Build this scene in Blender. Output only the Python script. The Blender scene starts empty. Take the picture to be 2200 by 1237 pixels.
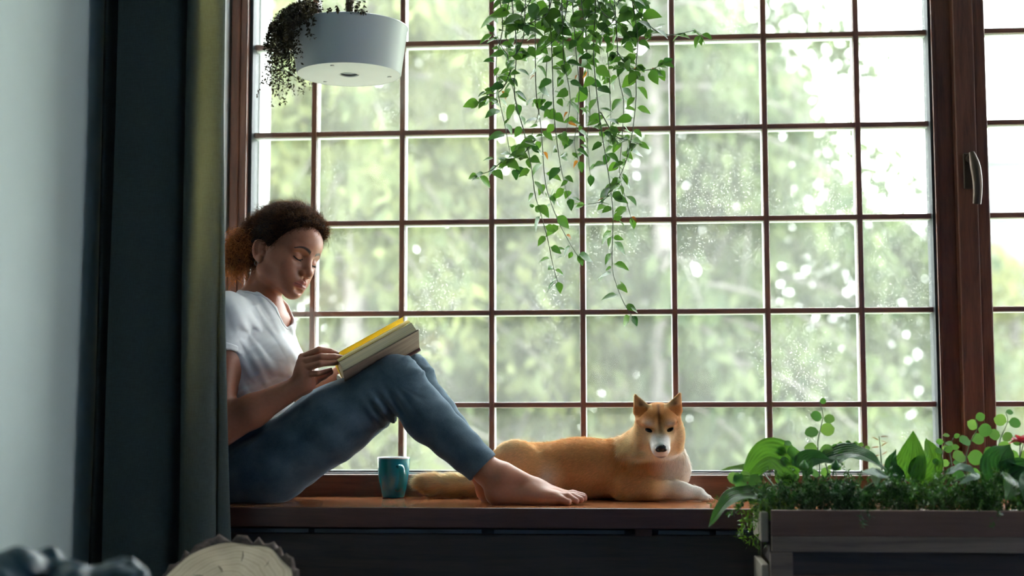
import bpy, bmesh, math, random
import numpy as np
from mathutils import Vector, Matrix

random.seed(7)
rng = np.random.default_rng(11)
scene = bpy.context.scene
COL = scene.collection

# ------------------------------------------------------------------ camera
CAM = np.array([0.3708, -3.8773, 0.7273])
YAW, PITCH, ROLL = 0.080944, 0.086717, -0.001646
FPX, PW, PH = 3055.56, 2200.0, 1237.0
_fw = np.array([-math.sin(YAW) * math.cos(PITCH), math.cos(YAW) * math.cos(PITCH), math.sin(PITCH)])
_rt0 = np.array([math.cos(YAW), math.sin(YAW), 0.0])
_up0 = np.cross(_rt0, _fw)
_rt = _rt0 * math.cos(ROLL) + _up0 * math.sin(ROLL)
_up = -_rt0 * math.sin(ROLL) + _up0 * math.cos(ROLL)
cam_data = bpy.data.cameras.new('camera')
cam = bpy.data.objects.new('camera', cam_data)
COL.objects.link(cam)
cam.matrix_world = Matrix(((_rt[0], _up[0], -_fw[0], CAM[0]),
                           (_rt[1], _up[1], -_fw[1], CAM[1]),
                           (_rt[2], _up[2], -_fw[2], CAM[2]),
                           (0, 0, 0, 1)))
cam_data.sensor_fit = 'HORIZONTAL'
cam_data.sensor_width = 36.0
cam_data.lens = 36.0 * FPX / PW
cam_data.clip_start = 0.05
cam_data.clip_end = 300
cam_data.dof.use_dof = True
cam_data.dof.focus_distance = 3.55
cam_data.dof.aperture_fstop = 1.7
cam_data.dof.aperture_blades = 0
scene.camera = cam

# ------------------------------------------------------------------ sky and exposure
world = bpy.data.worlds.new('overcast_sky')
scene.world = world
world.use_nodes = True
wn = world.node_tree.nodes
wn['Background'].inputs['Color'].default_value = (0.94, 0.98, 1.0, 1)
wn['Background'].inputs['Strength'].default_value = 15.0
scene.view_settings.view_transform = 'Standard'
scene.view_settings.look = 'None'
scene.view_settings.gamma = 1.0
scene.view_settings.use_curve_mapping = False
scene.view_settings.exposure = 0.0
scene.cycles.use_denoising = True
scene.cycles.max_bounces = 10
scene.cycles.diffuse_bounces = 6
scene.cycles.glossy_bounces = 4
scene.cycles.transmission_bounces = 6
scene.cycles.transparent_max_bounces = 24
scene.cycles.sample_clamp_indirect = 6.0


def at(x, y, Y):
    """world point on the plane Y = const seen at photo pixel (x, y)"""
    d = _fw + _rt * (x - PW / 2) / FPX - _up * (y - PH / 2) / FPX
    return CAM + d * (Y - CAM[1]) / d[1]


def vat(x, y, Y):
    return Vector(at(x, y, Y))


# ------------------------------------------------------------------ object helpers
def tag(o, label=None, cat=None, group=None, kind=None):
    if label: o['label'] = label
    if cat: o['category'] = cat
    if group: o['group'] = group
    if kind: o['kind'] = kind
    return o


def thing(name, label, cat, loc=(0, 0, 0), group=None):
    o = bpy.data.objects.new(name, None)
    o.empty_display_size = 0.05
    COL.objects.link(o)
    o.location = loc
    return tag(o, label, cat, group)


def link(name, me, mat=None, parent=None, loc=None):
    o = bpy.data.objects.new(name, me)
    COL.objects.link(o)
    if mat is not None and len(me.materials) == 0:
        me.materials.append(mat)
    if parent is not None:
        o.parent = parent
        pl = parent.matrix_basis.to_translation()
        gp = parent.parent
        while gp is not None:
            pl = pl + gp.matrix_basis.to_translation()
            gp = gp.parent
        if loc is None:
            o.location = -pl          # mesh data is in world coordinates
        else:
            o.location = Vector(loc) - pl
    elif loc is not None:
        o.location = loc
    return o


def mesh_np(name, v, f, smooth=True):
    """v (n,3); f list of lists or (m,k) int array"""
    me = bpy.data.meshes.new(name)
    v = np.asarray(v, dtype=np.float32)
    if isinstance(f, np.ndarray):
        k = f.shape[1]
        me.vertices.add(len(v))
        me.vertices.foreach_set('co', v.ravel())
        me.loops.add(f.size)
        me.loops.foreach_set('vertex_index', f.astype(np.int32).ravel())
        me.polygons.add(len(f))
        me.polygons.foreach_set('loop_start', np.arange(0, f.size, k, dtype=np.int32))
        me.update(calc_edges=True)
    else:
        me.from_pydata([tuple(map(float, p)) for p in v], [], f)
        me.update()
    if smooth:
        me.polygons.foreach_set('use_smooth', np.ones(len(me.polygons), dtype=bool))
    return me


def vcol(me, col, name='Col'):
    a = me.color_attributes.new(name, 'FLOAT_COLOR', 'POINT')
    c = np.ones((len(me.vertices), 4), dtype=np.float32)
    c[:, :3] = col
    a.data.foreach_set('color', c.ravel())


class BM:
    """collects shapes in world coordinates, builds ONE mesh object"""
    def __init__(s):
        s.b = bmesh.new()

    def box(s, x0, x1, y0, y1, z0, z1, bev=0.0, seg=2):
        r = bmesh.ops.create_cube(s.b, size=1.0)
        vs = r['verts']
        for v in vs:
            v.co = Vector(((x0 + x1) / 2 + v.co.x * (x1 - x0), (y0 + y1) / 2 + v.co.y * (y1 - y0), (z0 + z1) / 2 + v.co.z * (z1 - z0)))
        if bev > 0:
            es = list({e for v in vs for e in v.link_edges})
            bmesh.ops.bevel(s.b, geom=es, offset=bev, segments=seg, affect='EDGES', profile=0.6)
        return s

    def tube(s, pts, rad, n=10, cap=True):
        pts = [Vector(p) for p in pts]
        rad = rad if hasattr(rad, '__len__') else [rad] * len(pts)
        rings = []
        up = None
        for i, p in enumerate(pts):
            t = (pts[min(i + 1, len(pts) - 1)] - pts[max(i - 1, 0)]).normalized()
            if up is None:
                up = t.orthogonal().normalized()
            u = (up - t * up.dot(t))
            u = u.normalized() if u.length > 1e-6 else t.orthogonal().normalized()
            up = u
            w = t.cross(u)
            rings.append([s.b.verts.new(p + (u * math.cos(a) + w * math.sin(a)) * rad[i]) for a in [2 * math.pi * k / n for k in range(n)]])
        for a, b in zip(rings, rings[1:]):
            for k in range(n):
                s.b.faces.new((a[k], a[(k + 1) % n], b[(k + 1) % n], b[k]))
        if cap:
            s.b.faces.new(rings[0][::-1]); s.b.faces.new(rings[-1])
        return s

    def lathe(s, prof, c, n=48, close_bottom=False, close_top=False):
        c = Vector(c)
        rings = []
        for r, z in prof:
            rings.append([s.b.verts.new(c + Vector((r * math.cos(2 * math.pi * k / n), r * math.sin(2 * math.pi * k / n), z))) for k in range(n)])
        for a, b in zip(rings, rings[1:]):
            for k in range(n):
                s.b.faces.new((a[k], a[(k + 1) % n], b[(k + 1) % n], b[k]))
        if close_bottom: s.b.faces.new(rings[0][::-1])
        if close_top: s.b.faces.new(rings[-1])
        return s

    def build(s, name, mat, parent=None, smooth=False, auto=None):
        me = bpy.data.meshes.new(name)
        bmesh.ops.recalc_face_normals(s.b, faces=s.b.faces)
        s.b.to_mesh(me); s.b.free()
        if smooth or auto is not None:
            me.polygons.foreach_set('use_smooth', np.ones(len(me.polygons), dtype=bool))
            if auto is not None:
                me.set_sharp_from_angle(angle=math.radians(auto))
        return link(name, me, mat, parent)


# ------------------------------------------------------------------ materials
def lin(r, g, b):
    f = lambda c: ((c / 255) / 12.92) if c / 255 <= 0.04045 else (((c / 255) + 0.055) / 1.055) ** 2.4
    return (f(r), f(g), f(b), 1)


class NT:
    def __init__(s, name):
        s.m = bpy.data.materials.new(name)
        s.m.use_nodes = True
        s.t = s.m.node_tree
        s.p = s.t.nodes['Principled BSDF']
        s.out = s.t.nodes['Material Output']

    def n(s, typ, **kw):
        o = s.t.nodes.new(typ)
        for k, v in kw.items():
            if k in o.inputs:
                o.inputs[k].default_value = v
            else:
                setattr(o, k, v)
        return o

    def l(s, a, b):
        s.t.links.new(a, b)

    def coords(s, scale=(1, 1, 1), rot=(0, 0, 0), kind='Object'):
        tc = s.n('ShaderNodeTexCoord')
        mp = s.n('ShaderNodeMapping')
        mp.inputs['Scale'].default_value = scale
        mp.inputs['Rotation'].default_value = rot
        s.l(tc.outputs[kind], mp.inputs['Vector'])
        return mp.outputs['Vector']

    def noise(s, vec, scale=5, detail=3, rough=0.5, dist=0.0):
        o = s.n('ShaderNodeTexNoise')
        o.inputs['Scale'].default_value = scale
        o.inputs['Detail'].default_value = detail
        o.inputs['Roughness'].default_value = rough
        o.inputs['Distortion'].default_value = dist
        s.l(vec, o.inputs['Vector'])
        return o.outputs['Fac']

    def ramp(s, fac, stops):
        o = s.n('ShaderNodeValToRGB')
        e = o.color_ramp.elements
        while len(e) < len(stops): e.new(0.5)
        for el, (p, c) in zip(e, stops):
            el.position = p; el.color = c
        s.l(fac, o.inputs['Fac'])
        return o.outputs['Color']

    def bump(s, h, strength=0.3, dist=0.002):
        o = s.n('ShaderNodeBump')
        o.inputs['Strength'].default_value = strength
        o.inputs['Distance'].default_value = dist
        s.l(h, o.inputs['Height'])
        s.l(o.outputs['Normal'], s.p.inputs['Normal'])
        return o

    def set(s, **kw):
        for k, v in kw.items():
            s.p.inputs[k.replace('_', ' ')].default_value = v
        return s


def plain(name, col, rough=0.5, noise=0.06, nscale=30, bump=0.0, **kw):
    t = NT(name)
    v = t.coords()
    f = t.noise(v, nscale, 4)
    c0 = tuple(max(0, c * (1 - noise)) for c in col[:3]) + (1,)
    c1 = tuple(min(1, c * (1 + noise)) for c in col[:3]) + (1,)
    t.l(t.ramp(f, [(0.3, c0), (0.7, c1)]), t.p.inputs['Base Color'])
    t.set(Roughness=rough, **kw)
    if bump: t.bump(f, bump, 0.002)
    return t.m


def wood(name, dark, light, axis='x', rough=0.35, scale=1.0, bump=0.15, coat=0.0):
    t = NT(name)
    sc = {'x': (1.2, 14, 14), 'y': (14, 1.2, 14), 'z': (14, 14, 1.2)}[axis]
    v = t.coords(tuple(c * scale for c in sc))
    f1 = t.noise(v, 2.2, 6, 0.6, 0.9)
    v2 = t.coords(tuple(c * scale * 5 for c in sc))
    f2 = t.noise(v2, 3.0, 3, 0.6)
    mx = t.n('ShaderNodeMath', operation='MULTIPLY_ADD')
    t.l(f2, mx.inputs[0]); mx.inputs[1].default_value = 0.35
    t.l(f1, mx.inputs[2])
    t.l(t.ramp(mx.outputs[0], [(0.42, dark), (0.62, tuple((a + b) / 2 for a, b in zip(dark, light))), (0.88, light)]), t.p.inputs['Base Color'])
    t.set(Roughness=rough, Coat_Weight=coat, Coat_Roughness=0.15)
    t.bump(mx.outputs[0], bump, 0.0008)
    return t.m


def attr_mat(name, rough=0.6, noise=0.0, nscale=60, bump=0.0, sss=0.0, sss_scale=0.01, sheen=0.0, spec=0.5, sss_rad=(1.0, 0.4, 0.25)):
    """material whose colour is the mesh's own colour attribute with fine grain over it"""
    t = NT(name)
    a = t.n('ShaderNodeAttribute', attribute_name='Col')
    v = t.coords()
    f = t.noise(v, nscale, 4)
    hs = t.n('ShaderNodeMix', data_type='RGBA', blend_type='MULTIPLY')
    hs.inputs['Factor'].default_value = 1.0
    t.l(a.outputs['Color'], hs.inputs['A'])
    t.l(t.ramp(f, [(0.25, (1 - noise,) * 3 + (1,)), (0.75, (1, 1, 1, 1))]), hs.inputs['B'])
    t.l(hs.outputs['Result'], t.p.inputs['Base Color'])
    t.set(Roughness=rough, Sheen_Weight=sheen, Specular_IOR_Level=spec)
    if sss:
        t.set(Subsurface_Weight=sss, Subsurface_Scale=sss_scale, Subsurface_Radius=sss_rad)
    if bump: t.bump(f, bump, 0.001)
    return t.m


def leaf_mat(name, c0, c1, trans=0.45, rough=0.4, use_attr=False, nscale=9):
    """leaf: diffuse plus light passing through, colour varies leaf by leaf"""
    t = NT(name)
    oi = t.n('ShaderNodeObjectInfo')
    v = t.coords()
    f = t.noise(v, nscale, 3)
    add = t.n('ShaderNodeMath', operation='MULTIPLY_ADD')
    t.l(oi.outputs['Random'], add.inputs[0]); add.inputs[1].default_value = 0.8
    mu = t.n('ShaderNodeMath', operation='MULTIPLY'); mu.inputs[1].default_value = 0.35
    t.l(f, mu.inputs[0]); t.l(mu.outputs[0], add.inputs[2])
    col = t.ramp(add.outputs[0], [(0.1, c0), (0.95, c1)])
    if use_attr:
        va = t.n('ShaderNodeAttribute', attribute_name='Vein')
        vm = t.n('ShaderNodeMix', data_type='RGBA', blend_type='MULTIPLY'); vm.inputs['Factor'].default_value = 1.0
        t.l(col, vm.inputs['A']); t.l(va.outputs['Color'], vm.inputs['B']); col = vm.outputs['Result']
    t.l(col, t.p.inputs['Base Color'])
    t.set(Roughness=rough)
    tr = t.n('ShaderNodeBsdfTranslucent')
    br = t.n('ShaderNodeMix', data_type='RGBA', blend_type='MULTIPLY'); br.inputs['Factor'].default_value = 1.0
    t.l(col, br.inputs['A']); br.inputs['B'].default_value = (1.6, 1.5, 0.6, 1)
    t.l(br.outputs['Result'], tr.inputs['Color'])
    ms = t.n('ShaderNodeMixShader'); ms.inputs['Fac'].default_value = trans
    t.l(t.p.outputs['BSDF'], ms.inputs[1]); t.l(tr.outputs['BSDF'], ms.inputs[2])
    t.l(ms.outputs['Shader'], t.out.inputs['Surface'])
    return t.m
# ================================================================== the room
M = {}
M['wall'] = plain('painted_wall', (0.50, 0.575, 0.545), 0.75, 0.03, 6)
M['ceiling'] = plain('ceiling_paint', (0.48, 0.56, 0.64), 0.85, 0.02, 6)
M['back_wall'] = plain('deep_blue_wall', (0.17, 0.34, 0.62), 0.8, 0.05, 6)  # blue put in, as on ceiling and floor, to tint the bounced light
M['floor'] = wood('floor_boards', (0.05, 0.065, 0.10, 1), (0.09, 0.115, 0.17, 1), 'y', 0.45)
M['reveal'] = plain('white_reveal', (0.78, 0.80, 0.80), 0.7, 0.02, 12)
M['frame_wood'] = wood('window_frame_wood', (0.050, 0.017, 0.012, 1), (0.205, 0.078, 0.042, 1), 'z', 0.38, 1.6, 0.2)
M['rail_wood'] = wood('window_rail_wood', (0.050, 0.017, 0.012, 1), (0.190, 0.070, 0.038, 1), 'x', 0.38, 1.6, 0.2)
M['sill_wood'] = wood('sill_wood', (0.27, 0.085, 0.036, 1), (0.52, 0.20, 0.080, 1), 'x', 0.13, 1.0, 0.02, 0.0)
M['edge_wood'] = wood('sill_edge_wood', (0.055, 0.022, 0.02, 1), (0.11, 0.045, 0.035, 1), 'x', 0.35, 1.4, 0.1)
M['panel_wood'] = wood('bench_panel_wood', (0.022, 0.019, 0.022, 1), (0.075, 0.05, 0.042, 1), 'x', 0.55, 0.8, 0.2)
M['gasket'] = plain('black_rubber', (0.012, 0.018, 0.024), 0.5)
M['spacer'] = plain('white_bar_paint', (0.80, 0.83, 0.84), 0.4)
M['metal'] = plain('grey_metal', (0.45, 0.47, 0.48), 0.35, Metallic=0.9)


def struct(o, label):
    tag(o, label, None, None, 'structure')
    return o


NX0, NX1 = -0.735, 2.42         # window niche, left and right jamb
ZS, ZT = 0.50, 2.62             # sill top, window head
LW = -0.912                     # left wall plane
struct(BM().box(LW - 0.1, 4.6, -6.1, 0.02, -0.1, 0.0).build('floor', M['floor']), 'dark wooden floor of the room')
struct(BM().box(LW - 0.1, 4.6, -6.1, 0.16, 2.85, 2.95).build('ceiling', M['ceiling']), 'pale ceiling of the room')
struct(BM().box(LW - 0.12, LW, -6.0, -0.47, 0.0, 2.85).build('wall_left', M['wall']), 'pale grey green painted side wall')
struct(BM().box(LW - 0.12, 4.6, -6.1, -6.0, 0.0, 2.85).build('wall_back', M['back_wall']), 'deep blue wall behind the viewer')
wr = thing('wall_right', None, None)
struct(wr, 'deep blue side wall with an added fill light opening')
RWY0, RWY1, RWZ0, RWZ1 = -1.75, -0.45, 0.95, 2.25
BM().box(4.5, 4.6, -6.0, RWY0, 0.0, 2.85).build('pier', M['back_wall'], wr)
BM().box(4.5, 4.6, RWY1, 0.16, 0.0, 2.85).build('pier', M['back_wall'], wr)
BM().box(4.5, 4.6, RWY0, RWY1, 0.0, RWZ0).build('parapet', M['back_wall'], wr)
BM().box(4.5, 4.6, RWY0, RWY1, RWZ1, 2.85).build('lintel', M['back_wall'], wr)
wf = thing('wall_window', None, None)
struct(wf, 'wall with the deep window niche')
BM().box(-1.9, NX0, -0.47, 0.045, 0.0, 2.85).build('pier', M['reveal'], wf)
BM().box(-1.9, -0.668, 0.05, 0.17, -0.6, 2.95).build('outer_pier', M['reveal'], wf)
BM().box(NX1, 4.5, -0.47, 0.17, 0.0, 2.85).build('pier', M['reveal'], wf)
BM().box(NX0, NX1, -0.47, 0.17, ZT, 2.85).build('lintel', M['reveal'], wf)
BM().box(-0.668, NX1, -0.02, 0.17, -0.6, 0.47).build('parapet', M['reveal'], wf)

# ------------------------------------------------------------------ bench sill
sl = thing('trim_1', None, None)
struct(sl, 'window seat of polished reddish brown wood')
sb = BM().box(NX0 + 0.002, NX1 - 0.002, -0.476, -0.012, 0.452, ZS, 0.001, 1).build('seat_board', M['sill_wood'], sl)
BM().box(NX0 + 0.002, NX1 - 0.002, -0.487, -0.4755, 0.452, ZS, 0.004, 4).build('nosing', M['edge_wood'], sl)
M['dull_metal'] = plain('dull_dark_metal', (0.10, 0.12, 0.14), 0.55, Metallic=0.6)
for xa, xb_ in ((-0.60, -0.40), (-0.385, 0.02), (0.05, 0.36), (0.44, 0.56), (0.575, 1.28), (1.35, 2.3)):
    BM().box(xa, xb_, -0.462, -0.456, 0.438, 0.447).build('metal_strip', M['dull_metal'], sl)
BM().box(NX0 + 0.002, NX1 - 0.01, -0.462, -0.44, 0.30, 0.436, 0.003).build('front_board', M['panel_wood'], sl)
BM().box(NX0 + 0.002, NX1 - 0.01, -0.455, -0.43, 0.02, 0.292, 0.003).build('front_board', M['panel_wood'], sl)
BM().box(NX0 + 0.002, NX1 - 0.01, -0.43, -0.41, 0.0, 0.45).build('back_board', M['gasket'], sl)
for xb in (0.385, 1.30):
    BM().box(xb, xb + 0.04, -0.468, -0.44, 0.434, 0.452).build('bracket', M['edge_wood'], sl)

# opening added in the unseen side wall, sized for fill light
w3 = thing('fill_opening', None, None)
struct(w3, 'brown framed opening added in the side wall for fill light')
for y0, y1 in ((RWY0, RWY0 + 0.06), (-1.13, -1.07), (RWY1 - 0.06, RWY1)):
    BM().box(4.52, 4.58, y0, y1, RWZ0, RWZ1, 0.004).build('frame_stile', M['frame_wood'], w3)
for z0, z1 in ((RWZ0, RWZ0 + 0.06), (RWZ1 - 0.06, RWZ1)):
    BM().box(4.52, 4.58, RWY0, RWY1, z0, z1, 0.004).build('frame_rail', M['rail_wood'], w3)

# ------------------------------------------------------------------ glass
def glass_mat(name, dust_veil):
    t = NT(name)
    tr = t.n('ShaderNodeBsdfTransparent'); tr.inputs['Color'].default_value = (0.985, 0.995, 0.99, 1)
    gl = t.n('ShaderNodeBsdfGlossy'); gl.inputs['Roughness'].default_value = 0.0
    fr0 = t.n('ShaderNodeFresnel'); fr0.inputs['IOR'].default_value = 1.62
    ge = t.n('ShaderNodeNewGeometry'); iv = t.n('ShaderNodeMath', operation='SUBTRACT'); iv.inputs[0].default_value = 1.0
    t.l(ge.outputs['Backfacing'], iv.inputs[1]); fr = t.n('ShaderNodeMath', operation='MULTIPLY'); t.l(fr0.outputs['Fac'], fr.inputs[0]); t.l(iv.outputs[0], fr.inputs[1])   # one reflection per sheet, on its entering face
    m1 = t.n('ShaderNodeMixShader')
    t.l(fr.outputs[0], m1.inputs['Fac']); t.l(tr.outputs['BSDF'], m1.inputs[1]); t.l(gl.outputs['BSDF'], m1.inputs[2])
    if dust_veil <= 0:
        t.l(m1.outputs['Shader'], t.out.inputs['Surface'])
        return t.m
    # dried drops and dusty specks outside, plus an even haze painted over the view
    df = t.n('ShaderNodeBsdfDiffuse'); df.inputs['Color'].default_value = (0.8, 0.82, 0.8, 1)
    tl = t.n('ShaderNodeBsdfTranslucent'); tl.inputs['Color'].default_value = (0.93, 0.93, 0.85, 1)
    m2 = t.n('ShaderNodeMixShader'); m2.inputs['Fac'].default_value = 0.75
    t.l(df.outputs['BSDF'], m2.inputs[1]); t.l(tl.outputs['BSDF'], m2.inputs[2])
    v = t.coords()
    vo = t.n('ShaderNodeTexVoronoi'); vo.inputs['Scale'].default_value = 190
    t.l(v, vo.inputs['Vector'])
    spots = t.ramp(vo.outputs['Distance'], [(0.10, (1, 1, 1, 1)), (0.24, (0, 0, 0, 1))])
    big = t.noise(t.coords((1.3, 1, 0.7)), 3.0, 3, 0.6)
    area = t.ramp(big, [(0.42, (0, 0, 0, 1)), (0.62, (1, 1, 1, 1))])
    st = t.noise(t.coords((150, 1, 2.0)), 2.0, 2)
    streak = t.ramp(st, [(0.35, (0.8,) * 3 + (1,)), (0.75, (1, 1, 1, 1))])
    a = t.n('ShaderNodeMath', operation='MULTIPLY'); t.l(spots, a.inputs[0]); t.l(area, a.inputs[1])
    a2 = t.n('ShaderNodeMath', operation='MULTIPLY'); t.l(a.outputs[0], a2.inputs[0]); a2.inputs[1].default_value = 0.55
    b = t.n('ShaderNodeMath', operation='MULTIPLY'); t.l(streak, b.inputs[0]); b.inputs[1].default_value = dust_veil
    c = t.n('ShaderNodeMath', operation='ADD', use_clamp=True); t.l(a2.outputs[0], c.inputs[0]); t.l(b.outputs[0], c.inputs[1])
    m3 = t.n('ShaderNodeMixShader')
    t.l(c.outputs[0], m3.inputs['Fac']); t.l(m1.outputs['Shader'], m3.inputs[1]); t.l(m2.outputs['Shader'], m3.inputs[2])
    t.l(m3.outputs['Shader'], t.out.inputs['Surface'])
    return t.m


M['glass'] = glass_mat('clear_glass', 0)
M['dusty_glass'] = glass_mat('rain_spotted_glass', 0.047)

ZR = [0.7456 + 0.2524 * k for k in range(8)]            # glazing bar rows
XC = [-0.5 + 0.25 * k for k in range(7)]                # glazing bar columns
ZB = 0.563                                              # top of bottom rail


def window(name, label, x0, x1, cols, front):
    w = thing(name, None, None)
    struct(w, label)
    BM().box(x0, x1, -0.0105, -0.0065, ZB - 0.005, ZT - 0.05).build('pane', M['glass'], w)
    BM().box(x0, x1, 0.0130, 0.0165, ZB - 0.005, ZT - 0.05).build('pane', M['dusty_glass'], w)
    zz = [z for z in ZR if z < ZT - 0.06]
    cuts = [x0] + list(cols) + [x1]
    for z in zz:
        BM().box(x0, x1, 0.0, 0.012, z - 0.0072, z + 0.0072, 0.003, 2).build('glazing_bar', M['rail_wood'], w)
        BM().box(x0, x1, 0.018, 0.046, z - 0.0078, z + 0.0078, 0.001, 1).build('outer_bar', M['spacer'], w)
    for x in cols:
        BM().box(x - 0.0078, x + 0.0078, -0.001, 0.0115, ZB, ZT - 0.05, 0.003, 2).build('glazing_bar', M['frame_wood'], w)
        BM().box(x - 0.0082, x + 0.0082, 0.019, 0.047, ZB, ZT - 0.05, 0.001, 1).build('outer_bar', M['spacer'], w)
    return w


w1 = window('window_1', 'large fixed window with a grid of brown glazing bars', -0.672, 1.195, XC, -0.04)
BM().box(-0.727, -0.703, -0.046, 0.048, ZS - 0.01, ZT, 0.003).build('frame_stile', M['frame_wood'], w1)
BM().box(-0.703, -0.682, -0.040, 0.048, ZS - 0.01, ZT, 0.003).build('frame_stile', M['frame_wood'], w1)
BM().box(-0.683, -0.672, -0.020, 0.050, ZB - 0.01, ZT).build('gasket', M['gasket'], w1)
BM().box(-0.682, 1.20, -0.046, 0.046, ZS - 0.01, ZB - 0.004, 0.004).build('bottom_rail', M['rail_wood'], w1)
BM().box(-0.682, 1.20, -0.024, 0.05, ZB - 0.006, ZB + 0.001).build('drip_bead', M['spacer'], w1)
BM().box(-0.682, 1.20, -0.014, 0.05, ZB + 0.001, ZB + 0.005).build('gasket', M['gasket'], w1)
BM().box(-0.727, 1.20, -0.046, 0.046, ZT - 0.05, ZT, 0.004).build('top_rail', M['rail_wood'], w1)
BM().box(1.1885, 1.196, -0.022, 0.05, ZB, ZT - 0.04).build('gasket', M['gasket'], w1)
BM().box(1.195, 1.204, -0.034, 0.048, ZS - 0.01, ZT, 0.002).build('frame_bead', M['frame_wood'], w1)
BM().box(1.203, 1.252, -0.030, 0.048, ZS - 0.01, ZT, 0.003).build('frame_stile', M['frame_wood'], w1)

w2 = window('window_2', 'opening window sash right of the dark post', 1.33, 2.32, [1.60, 1.85, 2.10], -0.05)
BM().box(1.246, 1.300, -0.062, 0.046, ZS - 0.01, ZT, 0.006, 3).build('sash_stile', M['frame_wood'], w2)
BM().box(1.2995, 1.332, -0.052, 0.046, ZS - 0.01, ZT, 0.006, 3).build('sash_stile', M['frame_wood'], w2)
BM().box(1.331, 1.336, -0.014, 0.045, ZB, ZT - 0.04).build('gasket', M['gasket'], w2)
BM().box(2.31, NX1, -0.062, 0.046, ZS - 0.01, ZT, 0.006).build('sash_stile', M['frame_wood'], w2)
BM().box(1.33, 2.32, -0.058, 0.046, ZS - 0.01, ZB - 0.004, 0.004).build('bottom_rail', M['rail_wood'], w2)
BM().box(1.33, 2.32, -0.058, 0.046, ZT - 0.05, ZT, 0.004).build('top_rail', M['rail_wood'], w2)

# window handle: back plate, neck, curved lever
M['handle'] = plain('brushed_bronze', (0.085, 0.062, 0.045), 0.42, 0.05, Metallic=0.85)
hd = thing('window_handle', 'brushed metal lever handle on the dark window sash', 'handle', (1.282, -0.062, 1.40))
BM().box(1.262, 1.290, -0.070, -0.0615, 1.312, 1.408, 0.004, 3).build('back_plate', M['handle'], hd, auto=40)
BM().tube([(1.277, -0.066, 1.392), (1.277, -0.098, 1.392)], 0.010, 16).build('neck', M['handle'], hd, auto=40)
_lv = BM()
_pts = []
for k in range(15):
    u = k / 14
    _pts.append((1.277 + 0.010 * math.sin(u * 2.2) * 1.0, -0.098 - 0.010 * math.sin(u * math.pi) - 0.004 * u, 1.404 - 0.137 * u))
_lv.tube(_pts, [0.0075 + 0.0075 * math.sin(min(1, k / 5) * math.pi / 2) - 0.004 * k / 14 for k in range(15)], 16)
_lever = _lv.build('lever', M['handle'], hd, auto=50)
# ================================================================== curtain
def cloth_mat(name, c0, c1, trans, tcol):
    t = NT(name)
    v1 = t.coords((500, 500, 40)); v2 = t.coords((40, 40, 500))
    f1 = t.noise(v1, 1.6, 2); f2 = t.noise(v2, 1.6, 2)
    a = t.n('ShaderNodeMath', operation='ADD'); t.l(f1, a.inputs[0]); t.l(f2, a.inputs[1])
    h = t.n('ShaderNodeMath', operation='MULTIPLY'); t.l(a.outputs[0], h.inputs[0]); h.inputs[1].default_value = 0.5
    col = t.ramp(h.outputs[0], [(0.35, c0), (0.65, c1)])
    t.l(col, t.p.inputs['Base Color'])
    t.set(Roughness=0.9, Specular_IOR_Level=0.1)
    t.bump(h.outputs[0], 0.35, 0.001)
    tr = t.n('ShaderNodeBsdfTranslucent'); tr.inputs['Color'].default_value = tcol
    ms = t.n('ShaderNodeMixShader'); ms.inputs['Fac'].default_value = trans
    t.l(t.p.outputs['BSDF'], ms.inputs[1]); t.l(tr.outputs['BSDF'], ms.inputs[2])
    t.l(ms.outputs['Shader'], t.out.inputs['Surface'])
    return t.m


def smooth_path(P, n):
    """Catmull-Rom through control points"""
    P = np.asarray(P, float)
    Q = np.vstack([2 * P[0] - P[1], P, 2 * P[-1] - P[-2]])
    out = []
    m = len(P) - 1
    for t in np.linspace(0, m, n):
        i = min(int(t), m - 1); u = t - i
        a, b, c, d = Q[i], Q[i + 1], Q[i + 2], Q[i + 3]
        out.append(0.5 * ((2 * b) + (-a + c) * u + (2 * a - 5 * b + 4 * c - d) * u ** 2 + (-a + 3 * b - 3 * c + d) * u ** 3))
    return np.array(out)


M['linen'] = cloth_mat('olive_linen', (0.034, 0.047, 0.054, 1), (0.070, 0.087, 0.086, 1), 0.14, (0.62, 0.56, 0.20, 1))
# plan of the folds (X, Y) at the top and hem; rear run added to block light
top = [(-0.70, -0.515), (-0.76, -0.50), (-0.82, -0.515), (-0.88, -0.50), (-0.905, -0.53), (-0.885, -0.575), (-0.862, -0.545), (-0.846, -0.60), (-0.838, -0.625), (-0.80, -0.632), (-0.745, -0.628),
       (-0.694, -0.622), (-0.678, -0.600), (-0.674, -0.612), (-0.660, -0.636), (-0.634, -0.640), (-0.610, -0.638), (-0.592, -0.633), (-0.583, -0.626), (-0.581, -0.621),
       (-0.5808, -0.619), (-0.5807, -0.617), (-0.5807, -0.615), (-0.5807, -0.613)]
hem = [(-0.70, -0.53), (-0.76, -0.51), (-0.82, -0.53), (-0.88, -0.51), (-0.905, -0.55), (-0.885, -0.60), (-0.866, -0.57), (-0.850, -0.63), (-0.838, -0.655), (-0.79, -0.665), (-0.735, -0.66),
       (-0.688, -0.65), (-0.672, -0.62), (-0.664, -0.635), (-0.640, -0.665), (-0.598, -0.655), (-0.572, -0.625), (-0.578, -0.590), (-0.584, -0.60), (-0.580, -0.615),
       (-0.555, -0.60), (-0.545, -0.575), (-0.565, -0.55), (-0.60, -0.55)]
NP_, NZ_ = 200, 60
pt, ph_ = smooth_path(top, NP_), smooth_path(hem, NP_)
verts = []
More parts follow.
